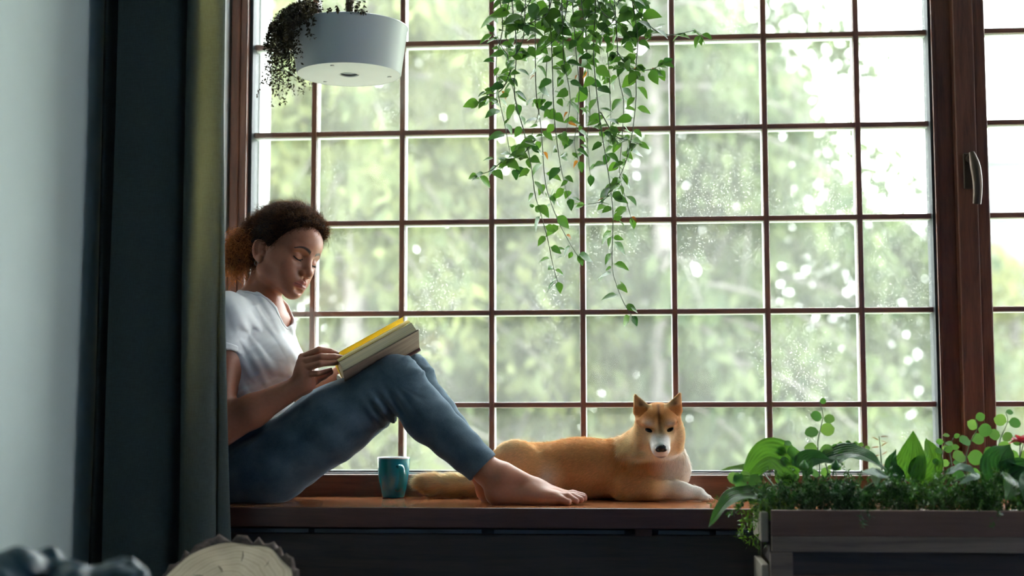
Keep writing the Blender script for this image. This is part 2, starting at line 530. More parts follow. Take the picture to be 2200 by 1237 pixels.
for j in range(NZ_ + 1):
    z = 2.70 - (2.70 - 0.015) * j / NZ_
    h = np.clip((1.45 - z) / 1.35, 0, 1) ** 1.15
    row = pt * (1 - h) + ph_ * h
    wob = 0.004 * np.sin(np.arange(NP_) * 0.11 + z * 4.1) * (0.3 + h)
    for k in range(NP_):
        bulge = 0.010 * math.exp(-((row[k, 0] + 0.70) / 0.012) ** 2) * max(0, math.sin(z * 7.0 + 0.6)) * h
        verts.append((row[k, 0] + wob[k] * 0.4, row[k, 1] + wob[k] - bulge, z))
faces = np.array([(j * NP_ + k, j * NP_ + k + 1, (j + 1) * NP_ + k + 1, (j + 1) * NP_ + k) for j in range(NZ_) for k in range(NP_ - 1)])
ct = thing('curtain', 'olive linen curtain hanging in folds beside the reader', 'curtain', (-0.74, -0.6, 0.015))
link('cloth', mesh_np('curtain', verts, faces), M['linen'], ct)
M['lining'] = plain('light_block_lining', (0.02, 0.024, 0.026), 0.9, 0.1, 200)  # layer added behind the wide folds to stop backlight showing through
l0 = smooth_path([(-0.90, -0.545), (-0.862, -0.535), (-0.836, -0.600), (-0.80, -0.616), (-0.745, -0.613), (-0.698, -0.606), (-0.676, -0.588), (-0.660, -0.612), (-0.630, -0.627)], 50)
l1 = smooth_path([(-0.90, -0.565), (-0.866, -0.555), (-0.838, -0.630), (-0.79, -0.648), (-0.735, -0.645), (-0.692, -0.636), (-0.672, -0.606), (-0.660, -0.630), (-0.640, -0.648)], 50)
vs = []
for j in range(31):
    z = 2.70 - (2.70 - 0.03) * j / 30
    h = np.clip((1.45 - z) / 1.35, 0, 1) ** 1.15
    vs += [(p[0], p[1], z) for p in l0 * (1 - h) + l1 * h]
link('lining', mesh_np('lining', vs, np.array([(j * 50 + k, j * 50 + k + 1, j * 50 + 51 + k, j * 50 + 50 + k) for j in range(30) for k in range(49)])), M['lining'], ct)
_rd = BM()
_rd.tube([(LW + 0.001, -0.575, 2.735), (2.6, -0.575, 2.735)], 0.013, 14)
M['rod'] = plain('dark_bronze_rod', (0.06, 0.045, 0.035), 0.4, Metallic=0.8)
_rd.build('rod', M['rod'], ct, auto=40)
for k in range(7):
    xx = -0.89 + k * 0.045
    _b = BM()
    _b.tube([(xx, -0.575 + 0.019 * math.cos(a), 2.735 + 0.019 * math.sin(a)) for a in np.linspace(0, 2 * math.pi, 17)], 0.003, 6)
    _b.build('ring', M['rod'], ct, auto=60)

# ================================================================== mug
M['teal_glaze'] = plain('teal_glaze', (0.006, 0.27, 0.35), 0.16, 0.03, Coat_Weight=0.5)
M['white_glaze'] = plain('white_glaze', (0.82, 0.83, 0.84), 0.15, 0.02)
MC = Vector((-0.2537, -0.095, 0.5))
mg = thing('mug', 'teal glazed mug with a white inside on the window seat', 'mug', MC)
outer = [(0.0, 0.0005), (0.024, 0.0005), (0.0285, 0.001), (0.0305, 0.004), (0.0335, 0.02), (0.0385, 0.045), (0.0415, 0.066), (0.0428, 0.085), (0.0432, 0.1035)]
BM().lathe(outer[1:], MC, 56, close_bottom=True).build('body', M['teal_glaze'], mg, auto=50)
inner = [(0.0432, 0.1035), (0.0430, 0.1062), (0.0418, 0.1075), (0.0403, 0.1062), (0.0398, 0.10), (0.0385, 0.07), (0.034, 0.035), (0.029, 0.012), (0.02, 0.008)]
BM().lathe(inner, MC, 56, close_top=True).build('lining', M['white_glaze'], mg, smooth=True)
hdv = Vector((0.47, -0.88, 0)).normalized()
hp = smooth_path([(0.0405, 0.083), (0.054, 0.0865), (0.066, 0.078), (0.069, 0.062), (0.064, 0.044), (0.053, 0.029), (0.0345, 0.0215)], 22)
_b = BM()
side = Vector((-hdv.y, hdv.x, 0))
rings = []
for k, (r, z) in enumerate(hp):
    d = hp[min(k + 1, 21)] - hp[max(k - 1, 0)]; d = d / np.linalg.norm(d)
    nrm = hdv * (-d[1]) + Vector((0, 0, 1)) * d[0]
    c = MC + hdv * float(r) + Vector((0, 0, float(z)))
    rings.append([_b.b.verts.new(c + side * (0.0078 * math.cos(a)) + nrm * (0.0045 * math.sin(a))) for a in np.linspace(0, 2 * math.pi, 14, endpoint=False)])
for a, b in zip(rings, rings[1:]):
    for k in range(14):
        _b.b.faces.new((a[k], a[(k + 1) % 14], b[(k + 1) % 14], b[k]))
_b.b.faces.new(rings[0][::-1]); _b.b.faces.new(rings[-1])
_b.build('handle', M['teal_glaze'], mg, smooth=True)

# ================================================================== open book
Ym = -0.265
Sh = vat(884, 727, Ym)
NF = vat(843, 712, Ym - 0.118)
uu = (vat(866, 716, Ym) - vat(703, 806, Ym - 0.06)); uu = (uu.normalized())
vv = (NF - Sh); vv = (vv - uu * vv.dot(uu)).normalized()       # from spine towards near fore edge
nn = uu.cross(vv)
if nn.z < 0: nn = -nn
BL = 0.205
Bmat = Matrix(((uu.x, vv.x, nn.x, Sh.x), (uu.y, vv.y, nn.y, Sh.y), (uu.z, vv.z, nn.z, Sh.z), (0, 0, 0, 1)))
bk = thing('book', 'open thick hardback book resting on the raised knees', 'book')
bk.matrix_basis = Bmat


def bpart(name, prof, mat, u0=-BL, u1=0.0, parent=bk, smooth=None, nu=2, wave=0.0):
    """prism: closed (v, n) outline swept along the spine direction"""
    k = len(prof); vs = []; fs = []
    for i in range(nu):
        u = u0 + (u1 - u0) * i / (nu - 1)
        for (v, n) in prof: vs.append((u, v, n))
    for i in range(nu - 1):
        for a in range(k):
            b = (a + 1) % k
            fs.append((i * k + a, i * k + b, (i + 1) * k + b, (i + 1) * k + a))
    fs.append(tuple(range(k))[::-1]); fs.append(tuple((nu - 1) * k + a for a in range(k)))
    me = mesh_np(name, vs, fs, smooth=False)
    bm_ = bmesh.new(); bm_.from_mesh(me); bmesh.ops.recalc_face_normals(bm_, faces=bm_.faces); bm_.to_mesh(me); bm_.free()
    if smooth:
        me.polygons.foreach_set('use_smooth', np.ones(len(me.polygons), dtype=bool)); me.set_sharp_from_angle(angle=math.radians(smooth))
    me.materials.append(mat)
    o = bpy.data.objects.new(name, me); COL.objects.link(o); o.parent = parent
    return o


def paper_mat(name, c, text, trans):
    t = NT(name)
    v = t.coords((3, 3, 900)); f = t.noise(v, 1.0, 2)
    base = t.ramp(f, [(0.35, tuple(x * 0.8 for x in c[:3]) + (1,)), (0.65, c)])
    if text:
        sx = t.n('ShaderNodeSeparateXYZ'); t.l(t.coords(), sx.inputs[0])
        fr = t.n('ShaderNodeMath', operation='FRACT'); m = t.n('ShaderNodeMath', operation='MULTIPLY'); m.inputs[1].default_value = 1 / 0.0046
        t.l(sx.outputs['X'], m.inputs[0]); t.l(m.outputs[0], fr.inputs[0])
        ln = t.n('ShaderNodeMath', operation='LESS_THAN'); ln.inputs[1].default_value = 0.34; t.l(fr.outputs[0], ln.inputs[0])
        wd = t.noise(t.coords((900, 220, 1)), 1.0, 2)
        wg = t.n('ShaderNodeMath', operation='GREATER_THAN'); wg.inputs[1].default_value = 0.42; t.l(wd, wg.inputs[0])
        mk = t.n('ShaderNodeMath', operation='MULTIPLY'); t.l(ln.outputs[0], mk.inputs[0]); t.l(wg.outputs[0], mk.inputs[1])
        g1 = t.n('ShaderNodeMath', operation='LESS_THAN'); g1.inputs[1].default_value = 0.100; t.l(sx.outputs['Y'], g1.inputs[0])
        g2 = t.n('ShaderNodeMath', operation='MULTIPLY'); t.l(mk.outputs[0], g2.inputs[0]); t.l(g1.outputs[0], g2.inputs[1])
        g3 = t.n('ShaderNodeMath', operation='LESS_THAN'); g3.inputs[1].default_value = -0.018; t.l(sx.outputs['X'], g3.inputs[0])
        g4 = t.n('ShaderNodeMath', operation='MULTIPLY'); t.l(g2.outputs[0], g4.inputs[0]); t.l(g3.outputs[0], g4.inputs[1])
        g5 = t.n('ShaderNodeMath', operation='GREATER_THAN'); g5.inputs[1].default_value = -0.19; t.l(sx.outputs['X'], g5.inputs[0])
        g6 = t.n('ShaderNodeMath', operation='MULTIPLY'); t.l(g4.outputs[0], g6.inputs[0]); t.l(g5.outputs[0], g6.inputs[1])
        mx = t.n('ShaderNodeMix', data_type='RGBA'); t.l(g6.outputs[0], mx.inputs['Factor']); t.l(base, mx.inputs['A']); mx.inputs['B'].default_value = (0.30, 0.26, 0.16, 1)
        base = mx.outputs['Result']
    t.l(base, t.p.inputs['Base Color']); t.set(Roughness=0.8)
    if trans:
        tr = t.n('ShaderNodeBsdfTranslucent'); t.l(base, tr.inputs['Color'])
        ms = t.n('ShaderNodeMixShader'); ms.inputs['Fac'].default_value = trans
        t.l(t.p.outputs['BSDF'], ms.inputs[1]); t.l(tr.outputs['BSDF'], ms.inputs[2]); t.l(ms.outputs['Shader'], t.out.inputs['Surface'])
    return t.m


M['paper_block'] = paper_mat('page_edges', (0.86, 0.72, 0.46, 1), False, 0)
M['paper_text'] = paper_mat('printed_page', (0.86, 0.76, 0.36, 1), True, 0.5)
M['paper_backlit'] = paper_mat('backlit_page', (0.92, 0.74, 0.16, 1), False, 0.6)  # yellow of window light through the raised page put into its colour
M['paper_far'] = paper_mat('far_page', (0.86, 0.84, 0.78, 1), False, 0.2)
M['cover'] = wood('kraft_cover', (0.17, 0.115, 0.08, 1), (0.36, 0.27, 0.19, 1), 'x', 0.6, 2.0, 0.1)
M['spine_cloth'] = plain('maroon_spine', (0.12, 0.045, 0.035), 0.5)
bpart('cover', [(-0.004, -0.034), (0.124, -0.036), (0.124, -0.0325), (-0.004, -0.0305)], M['cover'], -BL - 0.004, 0.004)
bpart('page_block', [(0.002, -0.030), (0.119, -0.032), (0.1185, -0.006), (0.100, 0.001), (0.06, 0.004), (0.02, -0.004), (0.002, -0.016)], M['paper_block'], -BL, 0.0, smooth=30)
# upper pages arching over the block, the printed one uppermost
pg = [(0.001, -0.014), (0.012, 0.004), (0.035, 0.017), (0.062, 0.022), (0.090, 0.016), (0.108, 0.006), (0.1165, -0.003)]
bpart('page_leaf', pg + [(v, n - 0.0012) for v, n in pg[::-1]], M['paper_text'], -BL, -0.001, smooth=50)
pg2 = [(0.000, -0.014), (0.006, 0.010), (0.020, 0.028), (0.042, 0.038), (0.066, 0.038), (0.086, 0.030)]
bpart('page_leaf', pg2 + [(v, n - 0.0007) for v, n in pg2[::-1]], M['paper_backlit'], -BL, -0.001, smooth=50)
far = [(-0.002, -0.030), (-0.118, 0.018), (-0.114, 0.028), (-0.075, 0.020), (-0.03, 0.004), (-0.004, -0.014)]
bpart('page_block', far, M['paper_far'], -BL, 0.0, smooth=30)
far2 = [(-0.003, -0.013), (-0.016, 0.008), (-0.050, 0.030), (-0.095, 0.040), (-0.116, 0.0365)]
bpart('page_leaf', far2 + [(v, n - 0.001) for v, n in far2[::-1]], M['paper_far'], -BL, -0.001, smooth=50)
bpart('cover', [(-0.002, -0.0345), (-0.124, 0.0155), (-0.1255, 0.019), (-0.004, -0.0305)], M['cover'], -BL - 0.004, 0.004)
bpart('spine', [(0.006, -0.036), (0.004, -0.040), (-0.004, -0.040), (-0.008, -0.034), (-0.004, -0.031), (0.003, -0.031)], M['spine_cloth'], -BL - 0.004, 0.004, smooth=50)

# ================================================================== hanging white planter
M['pot_white'] = plain('satin_white_plastic', (0.62, 0.66, 0.66), 0.22, 0.015, 4)
M['pot_base'] = plain('matte_white_plastic', (0.88, 0.88, 0.87), 0.55, 0.03, 8)
M['soil'] = plain('dark_soil', (0.03, 0.022, 0.018), 0.9, 0.4, 90, 0.8)
PY = -0.30
pb = vat(750, 161, PY)
PT = 0.123
pot = thing('hanging_planter', 'round white planter hanging on a dark rod', 'planter', pb)
BM().lathe([(0.1330, 0.0), (0.1345, 0.0015), (0.1505, PT - 0.003), (0.1525, PT - 0.001), (0.1525, PT + 0.001), (0.150, PT + 0.002), (0.1465, PT), (0.131, 0.012), (0.131, 0.006)], pb, 96).build('shell', M['pot_white'], pot, auto=40)
BM().lathe([(0.0, 0.0), (0.023, 0.0), (0.023, 0.0035), (0.026, 0.0035), (0.026, 0.0005), (0.1328, 0.0005), (0.1328, 0.006)][1:], pb, 80, close_bottom=False).build('bottom', M['pot_base'], pot, auto=30)
BM().lathe([(0.0005, 0.006), (0.026, 0.0058)], pb, 24).build('drain_plug', M['pot_white'], pot)
for a in (0.3, 2.4, 4.5):
    c = pb + Vector((0.105 * math.cos(a), 0.105 * math.sin(a), -0.0008))
    BM().lathe([(0.0005, -0.001), (0.005, -0.001), (0.006, 0.0018)], c, 16).build('foot', M['pot_base'], pot, auto=40)
BM().lathe([(0.0005, PT - 0.018), (0.05, PT - 0.015), (0.10, PT - 0.016), (0.146, PT - 0.02)], pb, 40).build('soil', M['soil'], pot, smooth=True)
_rp = pb + Vector((-0.004, 0.02, 0))
BM().tube([_rp + Vector((0, 0, PT - 0.03)), Vector((_rp.x, _rp.y, 2.8502))], 0.0105, 20).build('hanging_rod', M['rod'], pot, auto=40)
BM().lathe([(0.0005, -0.02), (0.035, -0.02), (0.04, 0.0)], (_rp.x, _rp.y, 2.85), 32).build('ceiling_rose', M['rod'], pot, auto=40)

# ================================================================== tree stump (slanting cut)
M['bark'] = plain('rough_bark', (0.085, 0.06, 0.05), 0.9, 0.6, 60, 1.0)


def ring_wood():
    t = NT('cut_log_face')
    v = t.coords()
    wv = t.n('ShaderNodeTexWave', wave_type='RINGS', rings_direction='Z')
    wv.inputs['Scale'].default_value = 17; wv.inputs['Distortion'].default_value = 2.2; wv.inputs['Detail'].default_value = 3; wv.inputs['Detail Scale'].default_value = 1.5
    t.l(v, wv.inputs['Vector'])
    f = t.noise(v, 22, 4)
    col = t.ramp(wv.outputs['Fac'], [(0.0, (0.60, 0.49, 0.34, 1)), (0.7, (0.66, 0.55, 0.40, 1)), (1.0, (0.52, 0.41, 0.27, 1))])
    mx = t.n('ShaderNodeMix', data_type='RGBA', blend_type='MULTIPLY'); mx.inputs['Factor'].default_value = 0.35
    t.l(col, mx.inputs['A']); t.l(t.ramp(f, [(0.3, (0.6, 0.5, 0.4, 1)), (0.7, (1, 1, 1, 1))]), mx.inputs['B'])
    t.l(mx.outputs['Result'], t.p.inputs['Base Color']); t.set(Roughness=0.7); t.bump(f, 0.2, 0.002)
    return t.m


M['log_face'] = ring_wood()
SY = -1.02
sc0 = vat(480, 1262, SY)
st = thing('tree_stump', 'short log stump with pale cut face and rough bark', 'stump', (sc0[0], SY, 0.0))
NR = 72
slope = math.tan(math.radians(31))
rad = [0.139 + 0.004 * math.sin(3 * a + 1) + 0.003 * math.sin(7 * a) for a in np.linspace(0, 2 * math.pi, NR, endpoint=False)]


def stump_pt(r, a, extra=0.0):
    x, y = r * math.cos(a), r * math.sin(a)
    return (x, y, max(0.02, sc0[2] + y * slope + extra))


vs, fs = [], []
for q in range(7):
    for k in range(NR):
        a = 2 * math.pi * k / NR
        x, y, z = stump_pt(rad[k] * q / 6 * 0.955 + 1e-4, a)
        vs.append((x, y, z + 0.0015 * math.sin(9 * a + 5 * q) * (q / 6)))
for q in range(6):
    for k in range(NR):
        fs.append((q * NR + k, q * NR + (k + 1) % NR, (q + 1) * NR + (k + 1) % NR, (q + 1) * NR + k))
o = link('cut_face', mesh_np('cut_face', vs, np.array(fs)), M['log_face'], st, (sc0[0], SY, 0.0))
vs, fs = [], []
r2_ = random.Random(3)
jag = [r2_.uniform(0.0, 0.012) if r2_.random() < 0.8 else -0.004 for _ in range(NR)]
prof_r = [0.93, 0.945, 0.985, 1.03, 1.045, 1.05, 1.05, 1.07, 1.1]
for q, s_ in enumerate(prof_r):
    for k in range(NR):
        a = 2 * math.pi * k / NR
        jr = 1 + (0.012 * math.sin(a * 23 + q) + r2_.uniform(-0.01, 0.012)) * (q >= 2)
        if q < 6:
            e = [-0.012, 0.002, jag[k] * 0.7, jag[k], jag[k] * 0.6 - 0.008, -0.05][q]
            x, y, z = stump_pt(rad[k] * s_ * jr, a, e)
            vs.append((x, y, z))
        else:
            x, y, z = stump_pt(rad[k] * s_ * jr, a, -0.05)
            vs.append((x, y, z * [0.66, 0.33, 0.0][q - 6]))
for q in range(len(prof_r) - 1):
    for k in range(NR):
        fs.append((q * NR + k, q * NR + (k + 1) % NR, (q + 1) * NR + (k + 1) % NR, (q + 1) * NR + k))
link('bark', mesh_np('bark', vs, np.array(fs), smooth=False), M['bark'], st, (sc0[0], SY, 0.0))
M['crack'] = plain('dark_crack', (0.10, 0.06, 0.04), 0.9)
for (r, a, l, w) in ((0.045, 1.9, 0.022, 0.0014), (0.075, 1.35, 0.03, 0.0016), (0.09, 0.7, 0.018, 0.001), (0.06, 2.6, 0.02, 0.0012)):
    p0 = Vector(stump_pt(r, a, 0.0006)); p1 = Vector(stump_pt(r + l, a + 0.12, 0.0006)); pm = (p0 + p1) / 2 + Vector((0.002, 0, 0))
    _b = BM(); _b.tube([p + Vector((sc0[0], SY, 0)) for p in (p0, pm, p1)], [w * 0.4, w, w * 0.3], 6)
    _b.build('crack', M['crack'], st)

# ================================================================== planter crate
M['crate'] = wood('raw_planter_wood', (0.13, 0.09, 0.07, 1), (0.27, 0.20, 0.155, 1), 'x', 0.65, 0.8, 0.2)
M['crate_red'] = wood('reddish_planter_wood', (0.12, 0.06, 0.045, 1), (0.20, 0.11, 0.08, 1), 'x', 0.6, 0.8, 0.2)
M['crate_side'] = wood('pale_side_slat', (0.36, 0.29, 0.22, 1), (0.50, 0.42, 0.33, 1), 'y', 0.6, 0.8, 0.2)
CX0, CX1, CY0, CY1 = 0.672, 1.72, -0.735, -0.505
cr = thing('planter_crate', 'long slatted wooden planter crate full of green plants', 'planter', ((CX0 + CX1) / 2, (CY0 + CY1) / 2, 0))
BM().box(CX0 + 0.006, CX1, CY0, CY0 + 0.02, 0.459, 0.514, 0.002).build('rim_board', M['crate_red'], cr)
BM().box(CX0 + 0.006, CX1, CY0 - 0.001, CY0 + 0.019, 0.425, 0.4585, 0.002).build('slat', M['crate'], cr)
BM().box(CX0 + 0.002, CX0 + 0.050, CY0 - 0.002, CY0 + 0.022, 0.0, 0.4245, 0.002).build('corner_post', M['crate'], cr)
BM().box(CX1 - 0.05, CX1 + 0.004, CY0 - 0.002, CY0 + 0.022, 0.0, 0.4245, 0.002).build('corner_post', M['crate'], cr)
BM().box(CX0 + 0.0505, CX1 - 0.0505, CY0 + 0.012, CY0 + 0.022, 0.375, 0.4245).build('inset_panel', M['panel_wood'], cr)
for z0, z1 in ((0.335, 0.374), (0.235, 0.325), (0.125, 0.225), (0.02, 0.115)):
    BM().box(CX0 + 0.0505, CX1 - 0.0505, CY0, CY0 + 0.02, z0, z1, 0.002).build('slat', M['crate_red'], cr)
for z0, z1 in ((0.443, 0.508), (0.33, 0.395), (0.22, 0.285), (0.11, 0.175)):
    BM().box(CX0 - 0.014, CX0 + 0.002, CY0 + 0.03, CY1, z0, z1, 0.003).build('side_slat', M['crate_side'], cr)
    BM().box(CX1 + 0.004, CX1 + 0.018, CY0 + 0.03, CY1, z0, z1, 0.003).build('side_slat', M['crate_side'], cr)
BM().box(CX0 + 0.002, CX1, CY1 - 0.018, CY1, 0.0, 0.50).build('back_board', M['crate'], cr)
BM().box(CX0 + 0.004, CX1 - 0.004, CY0 + 0.023, CY1 - 0.019, 0.40, 0.488).build('soil', M['soil'], cr)
# ================================================================== implicit surfaces for bodies and clothing
class Sdf:
    """list of smooth-blended primitives evaluated on a grid; X,Y,Z are broadcastable arrays"""
    def __init__(s):
        s.ops = []

    def copy(s):
        o = Sdf(); o.ops = list(s.ops); return o

    def cone(s, a, ra, b, rb, k=0.02, flat=None, sub=False, clip=None):
        """tapered capsule; flat=(axis vector, factor): thickness along that axis is scaled by factor"""
        a = np.asarray(a, float); b = np.asarray(b, float); ba = b - a; L2 = max(ba @ ba, 1e-9)
        r = max(ra, rb) * (max(1.0, flat[1]) if flat else 1.0)
        lo = np.minimum(a, b) - r; hi = np.maximum(a, b) + r
        if flat:
            fn = np.asarray(flat[0], float); fn = fn / np.linalg.norm(fn); ff = flat[1]

        def f(X, Y, Z):
            px, py, pz = X - a[0], Y - a[1], Z - a[2]
            t = np.clip((px * ba[0] + py * ba[1] + pz * ba[2]) / L2, 0, 1)
            qx, qy, qz = px - t * ba[0], py - t * ba[1], pz - t * ba[2]
            rr = ra + (rb - ra) * t
            if flat:
                h = qx * fn[0] + qy * fn[1] + qz * fn[2]
                g = h * (1 / ff - 1)
                qx, qy, qz = qx + fn[0] * g, qy + fn[1] * g, qz + fn[2] * g
                return (np.sqrt(qx * qx + qy * qy + qz * qz) - rr) * min(1.0, ff)
            d = np.sqrt(qx * qx + qy * qy + qz * qz) - rr
            if clip is not None:
                d = np.maximum(d, (X - clip[0][0]) * clip[1][0] + (Y - clip[0][1]) * clip[1][1] + (Z - clip[0][2]) * clip[1][2])
            return d
        s.ops.append((f, lo, hi, k, sub)); return s

    def chain(s, pts, rads, k=0.02, flat=None):
        for i in range(len(pts) - 1):
            s.cone(pts[i], rads[i], pts[i + 1], rads[i + 1], k, flat)
        return s

    def ell(s, c, r, k=0.02, R=None, sub=False):
        c = np.asarray(c, float); r = np.asarray(r, float)
        R = np.eye(3) if R is None else np.asarray(R)
        ext = np.sqrt(((R * r[None, :]) ** 2).sum(1))

        def f(X, Y, Z):
            px, py, pz = X - c[0], Y - c[1], Z - c[2]
            u = px * R[0, 0] + py * R[1, 0] + pz * R[2, 0]
            v = px * R[0, 1] + py * R[1, 1] + pz * R[2, 1]
            w = px * R[0, 2] + py * R[1, 2] + pz * R[2, 2]
            k0 = np.sqrt((u / r[0]) ** 2 + (v / r[1]) ** 2 + (w / r[2]) ** 2)
            k1 = np.sqrt((u / r[0] ** 2) ** 2 + (v / r[1] ** 2) ** 2 + (w / r[2] ** 2) ** 2) + 1e-9
            return k0 * (k0 - 1) / k1
        s.ops.append((f, c - ext, c + ext, k, sub)); return s

    def cut(s, c, n, k=0.004, lo=None, hi=None):
        """remove everything on the side the normal points to (inside an optional box)"""
        c = np.asarray(c, float); n = np.asarray(n, float); n = n / np.linalg.norm(n)
        f = lambda X, Y, Z: -((X - c[0]) * n[0] + (Y - c[1]) * n[1] + (Z - c[2]) * n[2])
        s.ops.append((f, np.array([-9] * 3) if lo is None else np.asarray(lo, float), np.array([9] * 3) if hi is None else np.asarray(hi, float), k, True)); return s

    def warp(s, fun, lo, hi):
        s.ops.append((fun, np.asarray(lo, float), np.asarray(hi, float), None, None)); return s

    def bounds(s, pad=0.01):
        los = [o[1] for o in s.ops if o[4] is False]; his = [o[2] for o in s.ops if o[4] is False]
        return np.min(los, 0) - pad, np.max(his, 0) + pad

    def grid(s, ax, ay, az):
        D = np.full((len(ax), len(ay), len(az)), 0.5, dtype=np.float32)
        for f, lo, hi, k, sub in s.ops:
            m = (k or 0) + 0.02
            sl = []
            for A, l, h in zip((ax, ay, az), lo, hi):
                sl.append(slice(np.searchsorted(A, l - m), np.searchsorted(A, h + m)))
            if any(q.stop <= q.start for q in sl): continue
            X = ax[sl[0]][:, None, None]; Y = ay[sl[1]][None, :, None]; Z = az[sl[2]][None, None, :]
            sl = tuple(sl)
            if sub is None:
                D[sl] += f(X, Y, Z); continue
            d = f(X, Y, Z).astype(np.float32)
            o = D[sl]
            if sub:
                h = np.maximum(k - np.abs(o + d), 0) / k
                D[sl] = np.maximum(o, -d) + h * h * k * 0.25
            else:
                h = np.maximum(k - np.abs(o - d), 0) / k
                D[sl] = np.minimum(o, d) - h * h * k * 0.25
        return D

    def mesh(s, res, lo=None, hi=None):
        l0, h0 = s.bounds()
        lo = l0 if lo is None else np.maximum(l0, lo); hi = h0 if hi is None else np.minimum(h0, hi)
        ax, ay, az = [np.arange(a, b + res, res) for a, b in zip(lo, hi)]
        return surface_net(s.grid(ax, ay, az), ax, ay, az)


def surface_net(D, ax, ay, az):
    S = D < 0
    nx, ny, nz = D.shape
    c = S[:-1, :-1, :-1].astype(np.int8)
    tot = np.zeros((nx - 1, ny - 1, nz - 1), np.int8)
    offs = [(i, j, k) for i in (0, 1) for j in (0, 1) for k in (0, 1)]
    for i, j, k in offs:
        tot += S[i:nx - 1 + i, j:ny - 1 + j, k:nz - 1 + k]
    act = np.argwhere((tot > 0) & (tot < 8))
    idx = -np.ones((nx - 1, ny - 1, nz - 1), np.int32)
    idx[act[:, 0], act[:, 1], act[:, 2]] = np.arange(len(act))
    acc = np.zeros((len(act), 3)); cnt = np.zeros(len(act))
    cv = {o: D[act[:, 0] + o[0], act[:, 1] + o[1], act[:, 2] + o[2]].astype(float) for o in offs}
    A = (ax, ay, az)
    base = [A[q][act[:, q]] for q in range(3)]
    step = [A[q][act[:, q] + 1] - A[q][act[:, q]] for q in range(3)]
    for o in offs:
        for q in range(3):
            if o[q]: continue
            o2 = list(o); o2[q] = 1; o2 = tuple(o2)
            da, db = cv[o], cv[o2]
            m = (da < 0) != (db < 0)
            t = np.where(m, da / np.where(m, da - db, 1), 0)
            p = [base[w] + step[w] * (o[w] if w != q else t) for w in range(3)]
            for w in range(3): acc[:, w] += np.where(m, p[w], 0)
            cnt += m
    V = acc / np.maximum(cnt, 1)[:, None]
    F = []
    for q in range(3):
        e = [slice(0, n) for n in (nx, ny, nz)]
        a = list(e); b = list(e); a[q] = slice(0, -1); b[q] = slice(1, None)
        ch = S[tuple(a)] != S[tuple(b)]
        w1, w2 = [(1, 2), (2, 0), (0, 1)][q]
        ij = np.argwhere(ch)
        ok = (ij[:, w1] > 0) & (ij[:, w2] > 0) & (ij[:, w1] < D.shape[w1] - 1) & (ij[:, w2] < D.shape[w2] - 1)
        ij = ij[ok]
        ins = S[tuple(a)][ij[:, 0], ij[:, 1], ij[:, 2]]
        quad = []
        for (d1, d2) in ((-1, -1), (0, -1), (0, 0), (-1, 0)):
            c_ = ij.copy(); c_[:, w1] += d1; c_[:, w2] += d2
            quad.append(idx[c_[:, 0], c_[:, 1], c_[:, 2]])
        quad = np.stack(quad, 1)
        quad[~ins] = quad[~ins][:, ::-1]
        F.append(quad)
    F = np.concatenate(F)
    F = F[(F >= 0).all(1)]
    return V, F


def vert_normals(V, F):
    N = np.cross(V[F[:, 2]] - V[F[:, 0]], V[F[:, 3]] - V[F[:, 1]])
    vn = np.zeros_like(V)
    for k in range(4): np.add.at(vn, F[:, k], N)
    return vn / (np.linalg.norm(vn, axis=1, keepdims=True) + 1e-12)


def multi_mesh(s, coarse, boxes):
    """one mesh of a field, finer inside the boxes [(lo, hi, res)]; returns vertices, faces, normals"""
    V, F = s.mesh(coarse)
    cen = V[F].mean(1)
    keep = np.ones(len(F), bool)
    for lo, hi, r in boxes:
        keep &= ~((cen > np.asarray(lo) + coarse * 0.6) & (cen < np.asarray(hi) - coarse * 0.6)).all(1)
    Vs, Fs, Ns, n, done = [], [], [], 0, []
    def push(v, f, kp):
        nonlocal n
        nn_ = vert_normals(v, f)
        f = f[kp]
        used = np.unique(f); mp = -np.ones(len(v), np.int64); mp[used] = np.arange(len(used))
        Vs.append(v[used]); Ns.append(nn_[used]); Fs.append(mp[f] + n); n += len(used)
    push(V, F, keep)
    for lo, hi, r in boxes:
        lo = np.asarray(lo, float); hi = np.asarray(hi, float)
        lo, hi = np.minimum(lo, hi), np.maximum(lo, hi)
        v, f = s.mesh(r, lo - 4 * r, hi + 4 * r)
        cf = v[f].mean(1); kp = ((cf > lo) & (cf < hi)).all(1)
        for l2, h2, r2 in done:
            kp &= ~((cf > l2 + r) & (cf < h2 - r)).all(1)
        push(v, f, kp); done.append((lo, hi, r))
    return np.concatenate(Vs), np.concatenate(Fs), np.concatenate(Ns)


def euler(a, b, c):
    cz, sz, cy, sy, cx, sx = math.cos(a), math.sin(a), math.cos(b), math.sin(b), math.cos(c), math.sin(c)
    return np.array([[cz, -sz, 0], [sz, cz, 0], [0, 0, 1]]) @ np.array([[cy, 0, sy], [0, 1, 0], [-sy, 0, cy]]) @ np.array([[1, 0, 0], [0, cx, -sx], [0, sx, cx]])


def vnoise(P, freq, seed=0, octv=2):
    """cheap smooth pseudo noise in about -1..1 from summed sines, P (n,3) or tuple of arrays"""
    r = np.random.default_rng(seed)
    X, Y, Z = (P[:, 0], P[:, 1], P[:, 2]) if isinstance(P, np.ndarray) else P
    out = 0.0; amp = 1.0; tot = 0
    for o in range(octv):
        for _ in range(4):
            d = r.normal(size=3); d = d / np.linalg.norm(d) * freq * r.uniform(0.7, 1.4) * 2 ** o
            out = out + amp * np.sin(X * d[0] + Y * d[1] + Z * d[2] + r.uniform(0, 6.28)); tot += amp * 0.7
        amp *= 0.5
    return out / tot


